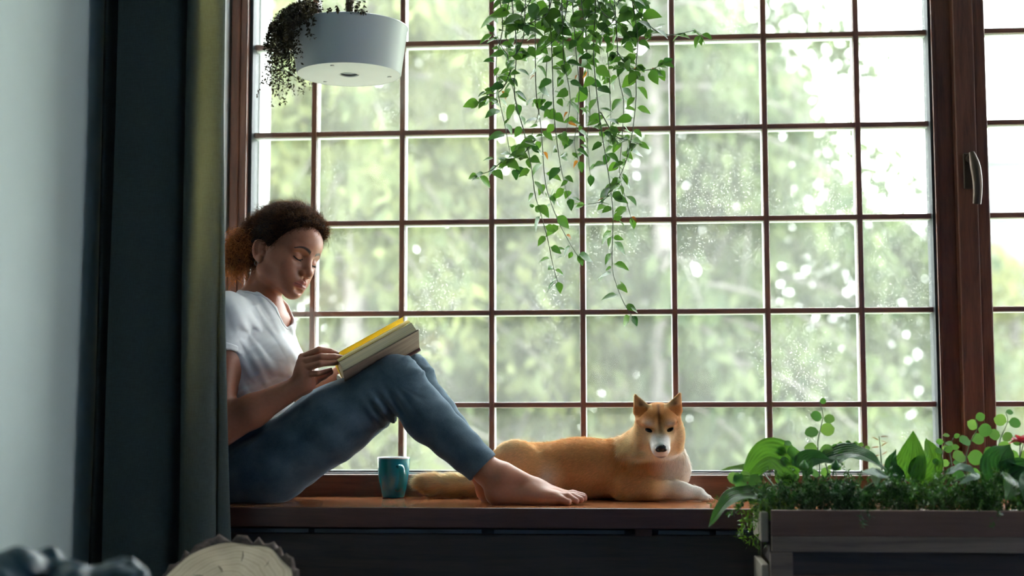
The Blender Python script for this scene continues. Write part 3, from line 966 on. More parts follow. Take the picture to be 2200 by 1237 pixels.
def sample_mesh(V, F, n, seed=0):
    """area-weighted points, normals"""
    r = np.random.default_rng(seed)
    T = np.concatenate([F[:, [0, 1, 2]], F[:, [0, 2, 3]]]) if F.shape[1] == 4 else F
    a, b, c = V[T[:, 0]], V[T[:, 1]], V[T[:, 2]]
    N = np.cross(b - a, c - a); ar = np.linalg.norm(N, axis=1)
    ch = r.choice(len(T), n, p=ar / ar.sum())
    u, v = r.random(n), r.random(n); fl = u + v > 1; u[fl], v[fl] = 1 - u[fl], 1 - v[fl]
    P = a[ch] + (b - a)[ch] * u[:, None] + (c - a)[ch] * v[:, None]
    vn = np.zeros_like(V); fn = N
    for k in range(3): np.add.at(vn, T[:, k], fn)
    vn /= np.linalg.norm(vn, axis=1, keepdims=True) + 1e-12
    w = (1 - u - v)[:, None]
    NN = vn[T[ch, 0]] * w + vn[T[ch, 1]] * u[:, None] + vn[T[ch, 2]] * v[:, None]
    return P, NN / (np.linalg.norm(NN, axis=1, keepdims=True) + 1e-12)


def strand_tubes(paths, rad, sides=3):
    """paths (n, m, 3) -> tapered thin tubes as one mesh; rad (n,) or scalar base radius"""
    n, m, _ = paths.shape
    rad = np.broadcast_to(np.asarray(rad, float), (n,))
    T = np.gradient(paths, axis=1); T /= np.linalg.norm(T, axis=2, keepdims=True) + 1e-12
    ref = np.array([0.31, 0.87, 0.37]); U = np.cross(T, ref); U /= np.linalg.norm(U, axis=2, keepdims=True) + 1e-12
    W = np.cross(T, U)
    tp = np.linspace(1, 0.12, m)[None, :, None]
    rings = []
    for q in range(sides):
        a = 2 * math.pi * q / sides
        rings.append(paths + (U * math.cos(a) + W * math.sin(a)) * rad[:, None, None] * tp)
    V = np.stack(rings, 2).reshape(-1, 3)
    i = np.arange(n)[:, None, None]; j = np.arange(m - 1)[None, :, None]; q = np.arange(sides)[None, None, :]
    b = (i * m + j) * sides; q2 = (q + 1) % sides
    F = np.stack([b + q, b + q2, b + sides + q2, b + sides + q], -1).reshape(-1, 4)
    return V, F


def blades(root, direc, length, width, bend, seed=0, seg=2, nrm=None):
    """flat tapered hairs: root (n,3), direction, length (n,), bend vector (n,3) -> strip mesh"""
    n = len(root); r = np.random.default_rng(seed)
    sidev = np.cross(direc, r.normal(size=(n, 3))); sidev /= np.linalg.norm(sidev, axis=1, keepdims=True) + 1e-12
    if nrm is not None:      # lie flat on the coat, outer face up
        sidev = np.cross(direc, nrm + r.normal(size=(n, 3)) * 0.35); sidev /= np.linalg.norm(sidev, axis=1, keepdims=True) + 1e-12
    V = []
    for k in range(seg + 1):
        t = k / seg
        p = root + direc * (length * t)[:, None] + bend * (length * t * t)[:, None]
        if k < seg:
            w = (width * (1 - 0.55 * t))[:, None]
            V += [p - sidev * w, p + sidev * w]
        else:
            V += [p]
    m = len(V); V = np.stack(V, 1).reshape(-1, 3)
    b = np.arange(n)[:, None] * m
    tri = []
    for k in range(seg - 1):
        tri += [[2 * k, 2 * k + 1, 2 * k + 3], [2 * k, 2 * k + 3, 2 * k + 2]]
    tri += [[2 * seg - 2, 2 * seg - 1, 2 * seg]]
    F = (b[:, :, None] + np.array(tri)[None]).reshape(-1, 3)
    return V, F, m
# ================================================================== the reader
HO = np.array([-0.5245, -0.26, 1.1190])
HR = euler(math.radians(-28), math.radians(13), math.radians(-11))


def H(x, y, z):
    return HO + HR @ np.array([x, y, z], float)


def to_head(P):
    return (P - HO) @ HR


body = Sdf()
# ---- torso
hipN, hipF = at(572, 1008, -0.325), at(590, 1002, -0.165)
pel = at(545, 1010, -0.245)
waist = at(552, 900, -0.245)
chest = at(552, 775, -0.245)
upch = at(552, 700, -0.245)
nbase = at(550, 662, -0.25)
Yax = (0, 1, 0)
body.chain([pel, waist, chest, upch], [0.095, 0.072, 0.082, 0.068], 0.05, (Yax, 1.55))
body.cone(at(600, 775, -0.305), 0.042, at(596, 770, -0.305), 0.040, 0.04)
body.cone(at(604, 775, -0.195), 0.042, at(600, 770, -0.195), 0.040, 0.04)
shN, shF = at(488, 676, -0.385), at(566, 672, -0.105)
body.cone(shN, 0.046, upch, 0.06, 0.05); body.cone(shF, 0.046, upch, 0.06, 0.05)
body.cone(nbase, 0.047, H(-0.028, 0, -0.040), 0.043, 0.030)
body.cone(at(552, 676, -0.25), 0.054, at(554, 692, -0.25), 0.068, 0.05)
# ---- near arm and hand
elN, wrN = at(470, 922, -0.415), at(653, 823, -0.405)
body.cone(shN, 0.041, elN, 0.032, 0.03)
body.chain([elN, elN * 0.6 + wrN * 0.4, wrN], [0.046, 0.0395, 0.0235], 0.02)
knk = [at(650, 768, -0.402), at(648, 779, -0.413), at(651, 792, -0.420), at(659, 804, -0.421)]
body.cone(wrN, 0.0225, at(652, 800, -0.410), 0.024, 0.02)
for p, r in zip(knk, (0.0112, 0.0115, 0.011, 0.010)):
    body.cone(wrN, 0.017, p, r, 0.012)
fing = [[(650, 768, -0.402), (686, 751, -0.416), (709, 754, -0.402), (724, 759, -0.390)],
        [(648, 779, -0.413), (690, 766, -0.428), (719, 766, -0.412), (737, 768, -0.398)],
        [(651, 792, -0.420), (689, 781, -0.434), (716, 779, -0.419), (733, 777, -0.405)],
        [(659, 804, -0.421), (682, 802, -0.430), (698, 798, -0.419), (710, 794, -0.408)]]
frad = [(0.0112, 0.0094, 0.0080, 0.0066), (0.0115, 0.0097, 0.0084, 0.0070), (0.011, 0.0092, 0.0080, 0.0067), (0.0098, 0.0080, 0.0070, 0.0060)]
for ps, rs in zip(fing, frad):
    body.chain([at(*p) for p in ps], [q * 0.90 for q in rs], 0.0022)
body.chain([at(657, 820, -0.398), at(676, 815, -0.383), at(694, 806, -0.376), at(709, 799, -0.378)], [0.0155, 0.0125, 0.0105, 0.0085], 0.006)
# ---- far arm and hand
elF, wrF = at(604, 893, -0.095), at(738, 800, -0.150)
body.cone(shF, 0.044, elF, 0.035, 0.03)
body.chain([elF, elF * 0.6 + wrF * 0.4, wrF], [0.037, 0.035, 0.0225], 0.02)
palmF = at(772, 785, -0.160)
body.cone(wrF, 0.021, palmF, 0.026, 0.015, ((0.3, 0.2, 0.9), 0.7))
for k in range(4):
    a = np.array(at(778 + 5 * k, 790 - 8 * k, -0.172 + 0.010 * k))
    b = a + np.array([0.030, -0.012, 0.004]); c = b + np.array([0.020, -0.018, 0.008])
    body.chain([palmF, a, b, c], [0.013, 0.0095, 0.0085, 0.007], 0.004)
body.chain([at(755, 788, -0.155), at(768, 770, -0.150), at(785, 760, -0.158)], [0.013, 0.0115, 0.009], 0.006)
# ---- legs (inside the trousers) and feet
knN, knF = at(852, 818, -0.345), at(876, 812, -0.205)
anN, anF = at(1047, 1012, -0.352), at(1030, 1003, -0.240)
for hp_, kn, an in ((hipN, knN, anN), (hipF, knF, anF)):
    body.cone(hp_, 0.075, kn, 0.052, 0.03)
    body.chain([kn, kn * 0.65 + an * 0.35, an], [0.048, 0.046, 0.032], 0.02)


def foot(s, an, heel, dirx, sgn):
    """heel = point on the seat under the heel; sgn=-1: little toe towards the viewer"""
    d = np.array([math.cos(dirx), math.sin(dirx), 0]); l = np.array([-d[1], d[0], 0]) * sgn   # l points to the little-toe side... for sgn -1 towards -Y
    P = lambda f, w, z: heel + d * f + l * w + np.array([0, 0, z])
    s.cone(an, 0.033, P(0.030, 0, 0.055), 0.031, 0.02)
    s.cone(P(0.027, 0, 0.030), 0.0285, P(0.034, 0, 0.055), 0.026, 0.02)
    s.cone(P(0.045, -0.004, 0.070), 0.033, P(0.125, -0.012, 0.036), 0.024, 0.025)
    s.cone(P(0.125, -0.012, 0.036), 0.024, P(0.190, -0.018, 0.020), 0.0165, 0.02)
    s.cone(P(0.03, 0.008, 0.022), 0.021, P(0.165, 0.028, 0.0165), 0.0155, 0.02)
    s.cone(P(0.115, 0.010, 0.028), 0.022, P(0.182, 0.010, 0.017), 0.0155, 0.02)
    s.cone(P(0.145, 0.024, 0.018), 0.0165, P(0.178, 0.024, 0.0145), 0.0135, 0.015)
    s.cone(an + np.array([-0.002, 0, 0.004]), 0.02, an + l * 0.024 + np.array([0.002, 0, -0.004]), 0.013, 0.02)
    toes = [(-0.026, 0.190, 0.236, 0.0135, 0.0125, 0.026), (-0.006, 0.192, 0.240, 0.0098, 0.0090, 0.024), (0.008, 0.188, 0.233, 0.0095, 0.0085, 0.019),
            (0.021, 0.180, 0.222, 0.0092, 0.0082, 0.014), (0.034, 0.166, 0.204, 0.0095, 0.0085, 0.010)]
    for w, f0, f1, r0, r1, zt in toes:
        m = P((f0 + f1) / 2, w, 0.021 if w < 0.03 else 0.015)
        s.cone(P(f0 - 0.02, w * 0.85, 0.018), r0, m, r0, 0.006); s.cone(m, r0, P(f1, w, max(r1, zt * 0.55 + 0.002)), r1, 0.004)


heelN = np.array([at(1044, 1086, -0.36)[0], -0.362, ZS]); heelF = np.array([at(1024, 1080, -0.25)[0], -0.252, ZS])
foot(body, anN, heelN, 0.0, -1); foot(body, anF, heelF, 0.02, 1)


# ---- head and face (head frame: x forward, y to her left, z up)
def hell(c, r, k, R=None, sub=False):
    body.ell(H(*c), r, k, HR if R is None else HR @ R, sub)


def hcone(a, ra, b, rb, k, flat=None, sub=False):
    body.cone(H(*a), ra, H(*b), rb, k, None if flat is None else (HR @ np.array(flat[0], float), flat[1]), sub)


hell((-0.006, 0, 0.046), (0.092, 0.073, 0.082), 0.02)
hell((0.034, 0.004, 0.058), (0.062, 0.060, 0.050), 0.03)
hell((0.031, 0, -0.010), (0.059, 0.056, 0.064), 0.03)
for s_ in (-1, 1):
    hcone((0.050, s_ * 0.042, -0.010), 0.021, (0.024, s_ * 0.056, -0.002), 0.016, 0.025)         # cheekbone
    hcone((-0.004, s_ * 0.049, -0.032), 0.016, (0.066, s_ * 0.011, -0.070), 0.014, 0.026)        # jaw
    hcone((0.080, s_ * 0.012, 0.034), 0.009, (0.067, s_ * 0.046, 0.036), 0.008, 0.014)           # brow ridge
    hell((0.058, s_ * 0.026, -0.038), (0.024, 0.022, 0.022), 0.02)                               # cheek
hcone((0.076, 0, -0.0705), 0.0140, (0.068, 0, -0.069), 0.0155, 0.02)                               # chin
hell((0.066, 0, -0.046), (0.027, 0.027, 0.026), 0.02)                                            # mouth area
for s_ in (-1, 1):
    hell((0.096, s_ * 0.032, 0.015), (0.019, 0.020, 0.0135), 0.014, sub=True)                    # eye socket
    hell((0.0705, s_ * 0.031, 0.0155), (0.0135, 0.0155, 0.0125), 0.005)                          # lidded eye
hcone((0.085, 0, 0.020), 0.0075, (0.1005, 0, -0.013), 0.0105, 0.012)                             # nose bridge
hell((0.1025, 0, -0.0175), (0.0110, 0.0125, 0.0100), 0.007)                                      # nose tip
for s_ in (-1, 1):
    hell((0.0945, s_ * 0.0135, -0.0205), (0.0095, 0.0078, 0.0078), 0.005)                        # wing
    hell((0.0990, s_ * 0.0068, -0.0285), (0.0045, 0.0034, 0.0030), 0.003, sub=True)              # nostril
    hcone((0.0955, s_ * 0.004, -0.0430), 0.0064, (0.0800, s_ * 0.0265, -0.0480), 0.0030, 0.004)  # upper lip
    hcone((0.0950, s_ * 0.004, -0.0555), 0.0080, (0.0800, s_ * 0.0245, -0.0497), 0.0032, 0.004)  # lower lip
hcone((0.0965, -0.028, -0.0488), 0.0012, (0.1025, 0, -0.0492), 0.0016, 0.003, sub=True)
hcone((0.0965, 0.028, -0.0488), 0.0012, (0.1025, 0, -0.0492), 0.0016, 0.003, sub=True)
hell((0.0935, 0, -0.0365), (0.004, 0.004, 0.0065), 0.006, sub=True)                              # philtrum
hell((0.092, 0, -0.0655), (0.009, 0.014, 0.0050), 0.012, sub=True)                               # under the lip
for s_ in (-1, 1):
    Re = euler(-s_ * 0.38, 0, 0) @ euler(0, -0.22, 0)
    hell((-0.018, s_ * 0.0745, 0.008), (0.0180, 0.0050, 0.0310), 0.005, Re)                      # ear disc
    hell((-0.014, s_ * 0.0815, 0.008), (0.0125, 0.0085, 0.0235), 0.003, Re, sub=True)            # hollow
    hell((-0.008, s_ * 0.0715, -0.017), (0.0085, 0.0055, 0.0105), 0.006)                         # lobe
    hell((-0.012, s_ * 0.0735, 0.010), (0.0060, 0.0032, 0.0120), 0.004, Re)                      # inner fold
    hell((-0.0010, s_ * 0.0715, 0.000), (0.0050, 0.0045, 0.0060), 0.004)                         # tragus

hb = np.array([[-0.16, -0.12, -0.12], [0.16, 0.12, 0.16]])
corn = np.array([H(x, y, z) for x in hb[:, 0] for y in hb[:, 1] for z in hb[:, 2]])
hv, hf, hn_ = multi_mesh(body, 0.0036, [
    (H(0.02, 0, 0.01) - 0.125, H(0.02, 0, 0.01) + 0.135, 0.00135),
    (at(620, 850, -0.46), at(745, 735, -0.34), 0.0016),
    (np.array([heelN[0] - 0.02, -0.43, ZS - 0.02]), np.array([heelN[0] + 0.30, -0.20, ZS + 0.115]), 0.0019)])
# ---- skin colour
hl = to_head(hv)
skin = np.tile(np.array([0.405, 0.162, 0.094]), (len(hv), 1))
skin *= (1 + 0.05 * vnoise(hv, 60, 3))[:, None]


def paint(mask, col):
    m = np.clip(mask, 0, 1)[:, None]
    skin[:] = skin * (1 - m) + np.asarray(col) * m


inhead = (np.abs(hl[:, 0]) < 0.14) & (np.abs(hl[:, 1]) < 0.09) & (hl[:, 2] > -0.11) & (hl[:, 2] < 0.14)
ax_, ay_, az_ = hl[:, 0], np.abs(hl[:, 1]), hl[:, 2]
# lips
lw = 1 - ((ay_ / 0.0285) ** 2 + ((az_ + 0.0505 - 0.0025 * np.cos(ay_ * 90)) / np.where(az_ > -0.05, 0.0095, 0.0125)) ** 2)
paint(inhead * (ax_ > 0.074) * np.clip(lw * 4, 0, 1) * 0.8, (0.46, 0.13, 0.115))
paint(inhead * (ax_ > 0.074) * np.clip(1 - np.abs(az_ + 0.0503) / 0.0016, 0, 1) * (ay_ < 0.024), (0.07, 0.02, 0.02))
# brows: arched, thick inside, thin outside
bt = np.clip((ay_ - 0.010) / 0.040, 0, 1)
bz = 0.0345 + 0.0095 * np.sin(np.clip(bt * 1.35, 0, 1.57) * 1.6) - 0.008 * bt ** 2.5
bw = 0.0042 * (1 - 0.65 * bt)
paint(inhead * (ax_ > 0.035) * (ay_ > 0.009) * (ay_ < 0.052) * np.clip(1.6 - np.abs(az_ - bz) / bw, 0, 1) * 0.92, (0.018, 0.011, 0.010))
# lowered lids: dark lash line and shaded crease
ez = 0.0085 + 0.010 * ((ay_ - 0.031) / 0.0155) ** 2 * 0.55
paint(inhead * (ax_ > 0.058) * (np.abs(ay_ - 0.031) < 0.0150) * np.clip(1.5 - np.abs(az_ - ez) / 0.0017, 0, 1), (0.010, 0.007, 0.008))
cz_ = 0.0245 - 0.004 * ((ay_ - 0.031) / 0.0155) ** 2
paint(inhead * (ax_ > 0.058) * (np.abs(ay_ - 0.031) < 0.0165) * np.clip(1 - np.abs(az_ - cz_) / 0.0012, 0, 1) * 0.5, (0.11, 0.05, 0.035))
# blush of toes and palm
paint(np.clip((hv[:, 0] - heelN[0] - 0.185) / 0.05, 0, 1) * (hv[:, 2] < 0.56) * 0.5, (0.36, 0.15, 0.11))
M['skin'] = attr_mat('warm_brown_skin', 0.42, 0.12, 140, 0.06, 0.12, 0.006, spec=0.45)
pr = thing('person', 'person in white shirt and dark trousers reading on the window seat', 'person', (hipN[0], -0.25, ZS))
me = mesh_np('body', hv, hf)
vcol(me, skin)
me.normals_split_custom_set_from_vertices([tuple(x) for x in hn_])
link('body', me, M['skin'], pr)

# ---- finger and toe nails
M['nail'] = plain('nail', (0.42, 0.22, 0.18), 0.25)


def nail(p, fwd, up, w, l):
    fwd = Vector(fwd).normalized(); up = Vector(up); up = (up - fwd * up.dot(fwd)).normalized(); sd = fwd.cross(up)
    vs, fs = [], []
    for i in range(5):
        for j in range(5):
            u, v = -1 + i / 2, -1 + j / 2
            q = Vector(p) + fwd * (u * l) + sd * (v * w * (1 - 0.25 * max(0, u) ** 2)) + up * (-0.35 * w * v * v + 0.0004)
            vs.append(q)
    for i in range(4):
        for j in range(4): fs.append((i * 5 + j, i * 5 + j + 1, (i + 1) * 5 + j + 1, (i + 1) * 5 + j))
    link('fingernail', mesh_np('fingernail', vs, fs), M['nail'], pr)


for ps, rs in zip(fing, frad):
    a, b = at(*ps[2]), at(*ps[3]); d = b - a; d = d / np.linalg.norm(d)
    out = np.array([-0.15, -0.85, 0.45]); out -= d * (out @ d); out /= np.linalg.norm(out)
    nail(b - d * 0.0022 + out * rs[3] * 0.87, d, out, 0.0033, 0.0036)

# ================================================================== T-shirt
shirt = Sdf()
shirt.chain([at(556, 912, -0.245), waist, chest, upch], [0.074, 0.081, 0.0885, 0.073], 0.05, (Yax, 1.55))
shirt.cone(at(601, 778, -0.305), 0.048, at(597, 770, -0.305), 0.045, 0.05)
shirt.cone(at(605, 778, -0.195), 0.048, at(601, 770, -0.195), 0.045, 0.05)
shirt.cone(shN, 0.052, upch, 0.066, 0.05); shirt.cone(shF, 0.052, upch, 0.066, 0.05)
shirt.cone(at(556, 672, -0.25), 0.063, at(556, 690, -0.25), 0.075, 0.05)
slN = shN + (elN - shN) * 0.31; slF = shF + (elF - shF) * 0.30
dN = (elN - shN) / np.linalg.norm(elN - shN); dF = (elF - shF) / np.linalg.norm(elF - shF)
dN = dN + np.array([-0.22, 0, 0]); dN /= np.linalg.norm(dN)
shirt.cone(shN, 0.052, slN + dN * 0.07, 0.056, 0.022, clip=(slN, dN)); shirt.cone(shF, 0.052, slF + dF * 0.07, 0.056, 0.022, clip=(slF, dF))


def folds(X, Y, Z):
    # drape: soft oblique pulls from the shoulder and creases gathering above the lap
    wx = X + 0.02 * vnoise((X, Y, Z), 16, 31, 1); wz = Z + 0.02 * vnoise((X, Y, Z), 13, 32, 1)
    low = np.clip((0.88 - Z) * 7, 0.25, 1.0)
    a = vnoise((wx * 1.0 + wz * 0.55, Y * 0.35, wz * 0.25), 175, 33, 2)          # long folds running down the front
    b = vnoise((wx * 0.3, Y * 0.4, wz * 1.1 - wx * 0.5), 200, 34, 2)             # cross creases at the waist
    return -0.0042 * np.maximum(a, -0.3) - 0.0042 * np.maximum(b, -0.2) * low


_lo, _hi = shirt.bounds()
shirt.warp(folds, _lo, _hi)
na = H(-0.02, 0, -0.05) - nbase; na /= np.linalg.norm(na)
nfront = np.array([0.34, -0.05, -0.50]); nfront /= np.linalg.norm(nfront)
shirt.cone(nbase + na * 0.10, 0.062, nbase + na * 0.004, 0.062, 0.006, sub=True)
shirt.cone(nbase + na * 0.03 + np.array([0.03, -0.006, 0]), 0.055, at(598, 676, -0.262), 0.040, 0.008, sub=True)
shirt.cone(nbase + na * 0.02, 0.055, at(600, 688, -0.275), 0.024, 0.02, sub=True)
sv, sf = shirt.mesh(0.0026)


def cotton(name, col, sss):
    t = NT(name)
    v = t.coords(); f = t.noise(v, 900, 2); g = t.noise(v, 14, 3)
    t.l(t.ramp(g, [(0.3, tuple(c * 0.95 for c in col[:3]) + (1,)), (0.7, col)]), t.p.inputs['Base Color'])
    t.set(Roughness=0.85, Specular_IOR_Level=0.2, Sheen_Weight=0.2, Subsurface_Weight=sss, Subsurface_Scale=0.03, Subsurface_Radius=(1, 1, 1))
    t.bump(f, 0.12, 0.0006)
    return t.m


M['cotton'] = cotton('white_cotton', (0.90, 0.91, 0.93, 1), 0.0)
link('t_shirt', mesh_np('t_shirt', sv, sf), M['cotton'], pr)['label'] = 'white short sleeved cotton shirt'
# hems: neckband and sleeve cuffs as bands standing a little proud
band = Sdf(); band.ops = [o_ for o_ in shirt.ops if o_[4] is not True]
band.warp(lambda X, Y, Z: -0.0016 + 0 * X * Y * Z, *shirt.bounds())
cuts_ = [o_ for o_ in shirt.ops if o_[4] is True]
band.ops += cuts_
zb = nbase + np.array([0.03, 0, -0.01])
band.ops.append((lambda X, Y, Z: 0.013 - np.minimum.reduce([o_[0](X, Y, Z) for o_ in cuts_]), zb - 0.2, zb + 0.2, 0.002, True))
nv_, nf_ = band.mesh(0.0024, zb - 0.125, zb + 0.125)
link('neckband', mesh_np('neckband', nv_, nf_), M['cotton'], pr)
for sl_, d_, sh_ in ((slN, dN, shN), (slF, dF, shF)):
    cuff = Sdf(); cuff.cone(sh_, 0.0532, sl_ + d_ * 0.07, 0.0572, 0.01, clip=(sl_ + d_ * 0.0006, d_))
    cuff.warp(folds, *cuff.bounds()); cuff.cut(sl_ - d_ * 0.017, -d_, 0.003)
    v, f = cuff.mesh(0.0026); link('sleeve_hem', mesh_np('sleeve_hem', v, f), M['cotton'], pr)

# ================================================================== trousers
jean = Sdf()
jean.cone(at(538, 1012, -0.245), 0.104, at(548, 950, -0.245), 0.094, 0.05, (Yax, 1.5))
thN = [hipN, hipN * 0.5 + knN * 0.5 + np.array([0.0, 0, 0.004]), knN]
jean.chain(thN, [0.098, 0.090, 0.066], 0.035)
thF = [hipF, hipF * 0.5 + knF * 0.5, knF]
jean.chain(thF, [0.095, 0.085, 0.064], 0.02)
cufN, cufF = at(1040, 1003, -0.352), at(1022, 992, -0.240)
for kn, cu in ((knN, cufN), (knF, cufF)):
    d = cu - kn; L = np.linalg.norm(d); d = d / L
    jean.chain([kn + np.array([0, 0, -0.004]), kn + d * L * 0.38 + np.array([-0.006, 0, -0.008]), kn + d * (L + 0.03)], [0.063, 0.059, 0.043], 0.02)


def jfold(X, Y, Z):
    f = 0.0
    for kn in (knN, knF):
        dx, dz, dy = X - kn[0], Z - kn[2], Y - kn[1]
        r = np.sqrt(dx * dx + dz * dz) + 1e-6
        th = np.arctan2(dz, dx)
        near = np.exp(-((r - 0.075) / 0.05) ** 2) * np.exp(-(dy / 0.09) ** 2)
        f = f - 0.0045 * np.maximum(vnoise((np.cos(th) * 0.12, np.sin(th) * 0.12 + 0 * r, dy * 0.6 + 0.15 * r), 125, 41, 2), -0.1) * near
        # gathers behind the bent knee
        px, pz = dx + 0.012, dz + 0.085
        f = f + 0.005 * np.exp(-(px * px + pz * pz) / 0.0016) * np.sin((px * 0.8 + pz * 0.6) * 230 + 20 * dy)
    f = f + 0.0016 * np.sin(55 * (X + 0.7 * Z) + 3 * np.sin(18 * Z + 14 * Y)) + 0.0008 * np.sin(140 * (0.4 * X - 0.8 * Z) + 2 * np.sin(40 * Y))
    # crease at the hip
    hx, hz = X - hipN[0] + 0.03, Z - hipN[2] - 0.09
    f = f + 0.004 * np.exp(-(hx * hx + hz * hz) / 0.003) * np.sin((hx * 0.5 - hz * 0.85) * 190)
    return f


_lo, _hi = jean.bounds()
jean.warp(jfold, _lo, _hi)
for kn, cu in ((knN, cufN), (knF, cufF)):
    jean.cut(cu, cu - kn, 0.004, cu - 0.08, cu + 0.08)
    d = (cu - kn) / np.linalg.norm(cu - kn)
    jean.cone(cu - d * 0.03, 0.0345, cu + d * 0.03, 0.0365, 0.003, sub=True)
jean.cut((0, 0, ZS + 0.0005), (0, 0, -1), 0.006)
jv, jf = jean.mesh(0.0030)


def denim():
    t = NT('dark_blue_grey_fabric')
    v = t.coords(); f = t.noise(v, 420, 3, 0.7); g = t.noise(v, 18, 4); h = t.noise(t.coords((300, 300, 60)), 2, 2)
    mx = t.n('ShaderNodeMath', operation='MULTIPLY_ADD'); t.l(f, mx.inputs[0]); mx.inputs[1].default_value = 0.5
    t.l(g, mx.inputs[2])
    t.l(t.ramp(mx.outputs[0], [(0.45, (0.034, 0.062, 0.086, 1)), (0.95, (0.098, 0.138, 0.168, 1))]), t.p.inputs['Base Color'])
    t.set(Roughness=0.9, Specular_IOR_Level=0.1, Sheen_Weight=0.35, Sheen_Roughness=0.4)
    t.p.inputs['Sheen Tint'].default_value = (0.6, 0.75, 0.9, 1)
    t.bump(f, 0.25, 0.0008)
    return t.m


M['denim'] = denim()
link('trousers', mesh_np('trousers', jv, jf), M['denim'], pr)['label'] = 'dark blue grey trousers'

# earring
er = H(-0.008, -0.0775, -0.030)
_b = BM(); _b.tube([er + np.array([0.0, 0.002 * math.cos(a), 0]) + np.array([0.005 * math.sin(a), 0, 0.006 * math.cos(a)]) for a in np.linspace(0, 2 * math.pi, 17)], 0.0006, 6)
M['silver'] = plain('silver', (0.7, 0.7, 0.72), 0.25, Metallic=1.0)
_b.build('earring', M['silver'], pr, auto=60)
# ================================================================== hair
def curls(P, D, length, hel, turns, seed, m=18, bend=None):
    """curly strands starting at P along D: helices whose axis follows D (+ bend)"""
    r = np.random.default_rng(seed); n = len(P)
    t = np.linspace(0, 1, m)[None, :, None]
    ax = P[:, None] + D[:, None] * (length[:, None, None] * t)
    if bend is not None: ax = ax + bend[:, None] * (length[:, None, None] * t * t)
    u = np.cross(D, r.normal(size=(n, 3))); u /= np.linalg.norm(u, axis=1, keepdims=True) + 1e-9
    w = np.cross(D, u)
    ph = r.uniform(0, 6.28, n)[:, None, None]; tn = turns[:, None, None]
    env = hel[:, None, None] * np.minimum(1, t * 5)
    return ax + env * (u[:, None] * np.cos(ph + 6.283 * tn * t) + w[:, None] * np.sin(ph + 6.283 * tn * t)) - env * 0


cap = Sdf()
cap.ell(H(-0.010, 0, 0.053), (0.106, 0.087, 0.094), 0.02, HR)
cap.ell(H(0.040, 0.004, 0.108), (0.055, 0.066, 0.026), 0.03, HR @ euler(0, 0.35, 0))
cap.ell(H(-0.085, 0, 0.03), (0.045, 0.055, 0.055), 0.03, HR)
_lo, _hi = cap.bounds()
cap.warp(lambda X, Y, Z: 0.0032 * vnoise((X, Y, Z), 75, 5, 2), _lo, _hi)
cap.cut(H(0.066, 0, 0.092), HR @ np.array([0.80, 0, -0.60]), 0.012)
cap.cut(H(-0.04, 0, -0.040), HR @ np.array([0.30, 0, -0.95]), 0.015)
for s_ in (-1, 1):
    cap.ell(H(-0.010, s_ * 0.090, 0.004), (0.026, 0.026, 0.034), 0.010, HR, sub=True)       # room for the ears
cv_, cf_ = cap.mesh(0.0026)
BUN = at(507, 547, -0.262)
bun = Sdf()
bun.ell(BUN, (0.020, 0.028, 0.042), 0.02)
bun.ell(at(520, 520, -0.262), (0.024, 0.026, 0.024), 0.02)
bun.cone(at(527, 530, -0.262), 0.022, at(548, 520, -0.262), 0.03, 0.02)
bun.warp(lambda X, Y, Z: 0.005 * vnoise((X, Y, Z), 110, 8, 2), *bun.bounds())
bv_, bf_ = bun.mesh(0.003)


def hair_mat():
    t = NT('dark_brown_curls')
    a = t.n('ShaderNodeAttribute', attribute_name='Col')
    t.l(a.outputs['Color'], t.p.inputs['Base Color'])
    t.set(Roughness=0.45, Specular_IOR_Level=0.35)
    tr = t.n('ShaderNodeBsdfTranslucent')
    mu = t.n('ShaderNodeMix', data_type='RGBA', blend_type='MULTIPLY'); mu.inputs['Factor'].default_value = 1
    t.l(a.outputs['Color'], mu.inputs['A']); mu.inputs['B'].default_value = (2.6, 2.2, 1.6, 1)
    t.l(mu.outputs['Result'], tr.inputs['Color'])
    ms = t.n('ShaderNodeMixShader'); ms.inputs['Fac'].default_value = 0.6
    t.l(t.p.outputs['BSDF'], ms.inputs[1]); t.l(tr.outputs['BSDF'], ms.inputs[2]); t.l(ms.outputs['Shader'], t.out.inputs['Surface'])
    return t.m


M['hair'] = hair_mat()
V_, F_, C_ = [], [], []


def add_hair(V, F, c):
    n = sum(len(v) for v in V_)
    V_.append(V); F_.append(F + n); C_.append(np.broadcast_to(c, (len(V), 3)))


dark = np.array([0.020, 0.011, 0.009]); light = np.array([0.27, 0.140, 0.058])  # paler ends carry golden backlight in the strand colour
add_hair(cv_, cf_, dark); add_hair(bv_, bf_, dark * 1.3)


def strand_set(P, D, length, hel, turns, seed, rad, m, lo_c, hi_c, bend=None):
    r = np.random.default_rng(seed)
    S = curls(P, D, length, hel, turns, seed, m, bend)
    V, F = strand_tubes(S, rad)
    k = r.random(len(P))[:, None, None] ** 1.3
    t = np.linspace(0, 1, m)[None, :, None]
    c = lo_c + (hi_c - lo_c) * np.clip(0.15 + 0.55 * t + 0.4 * k, 0, 1)
    c = np.repeat(c, 3, axis=1).reshape(-1, 3)
    add_hair(V, F, c)


r_ = np.random.default_rng(21)
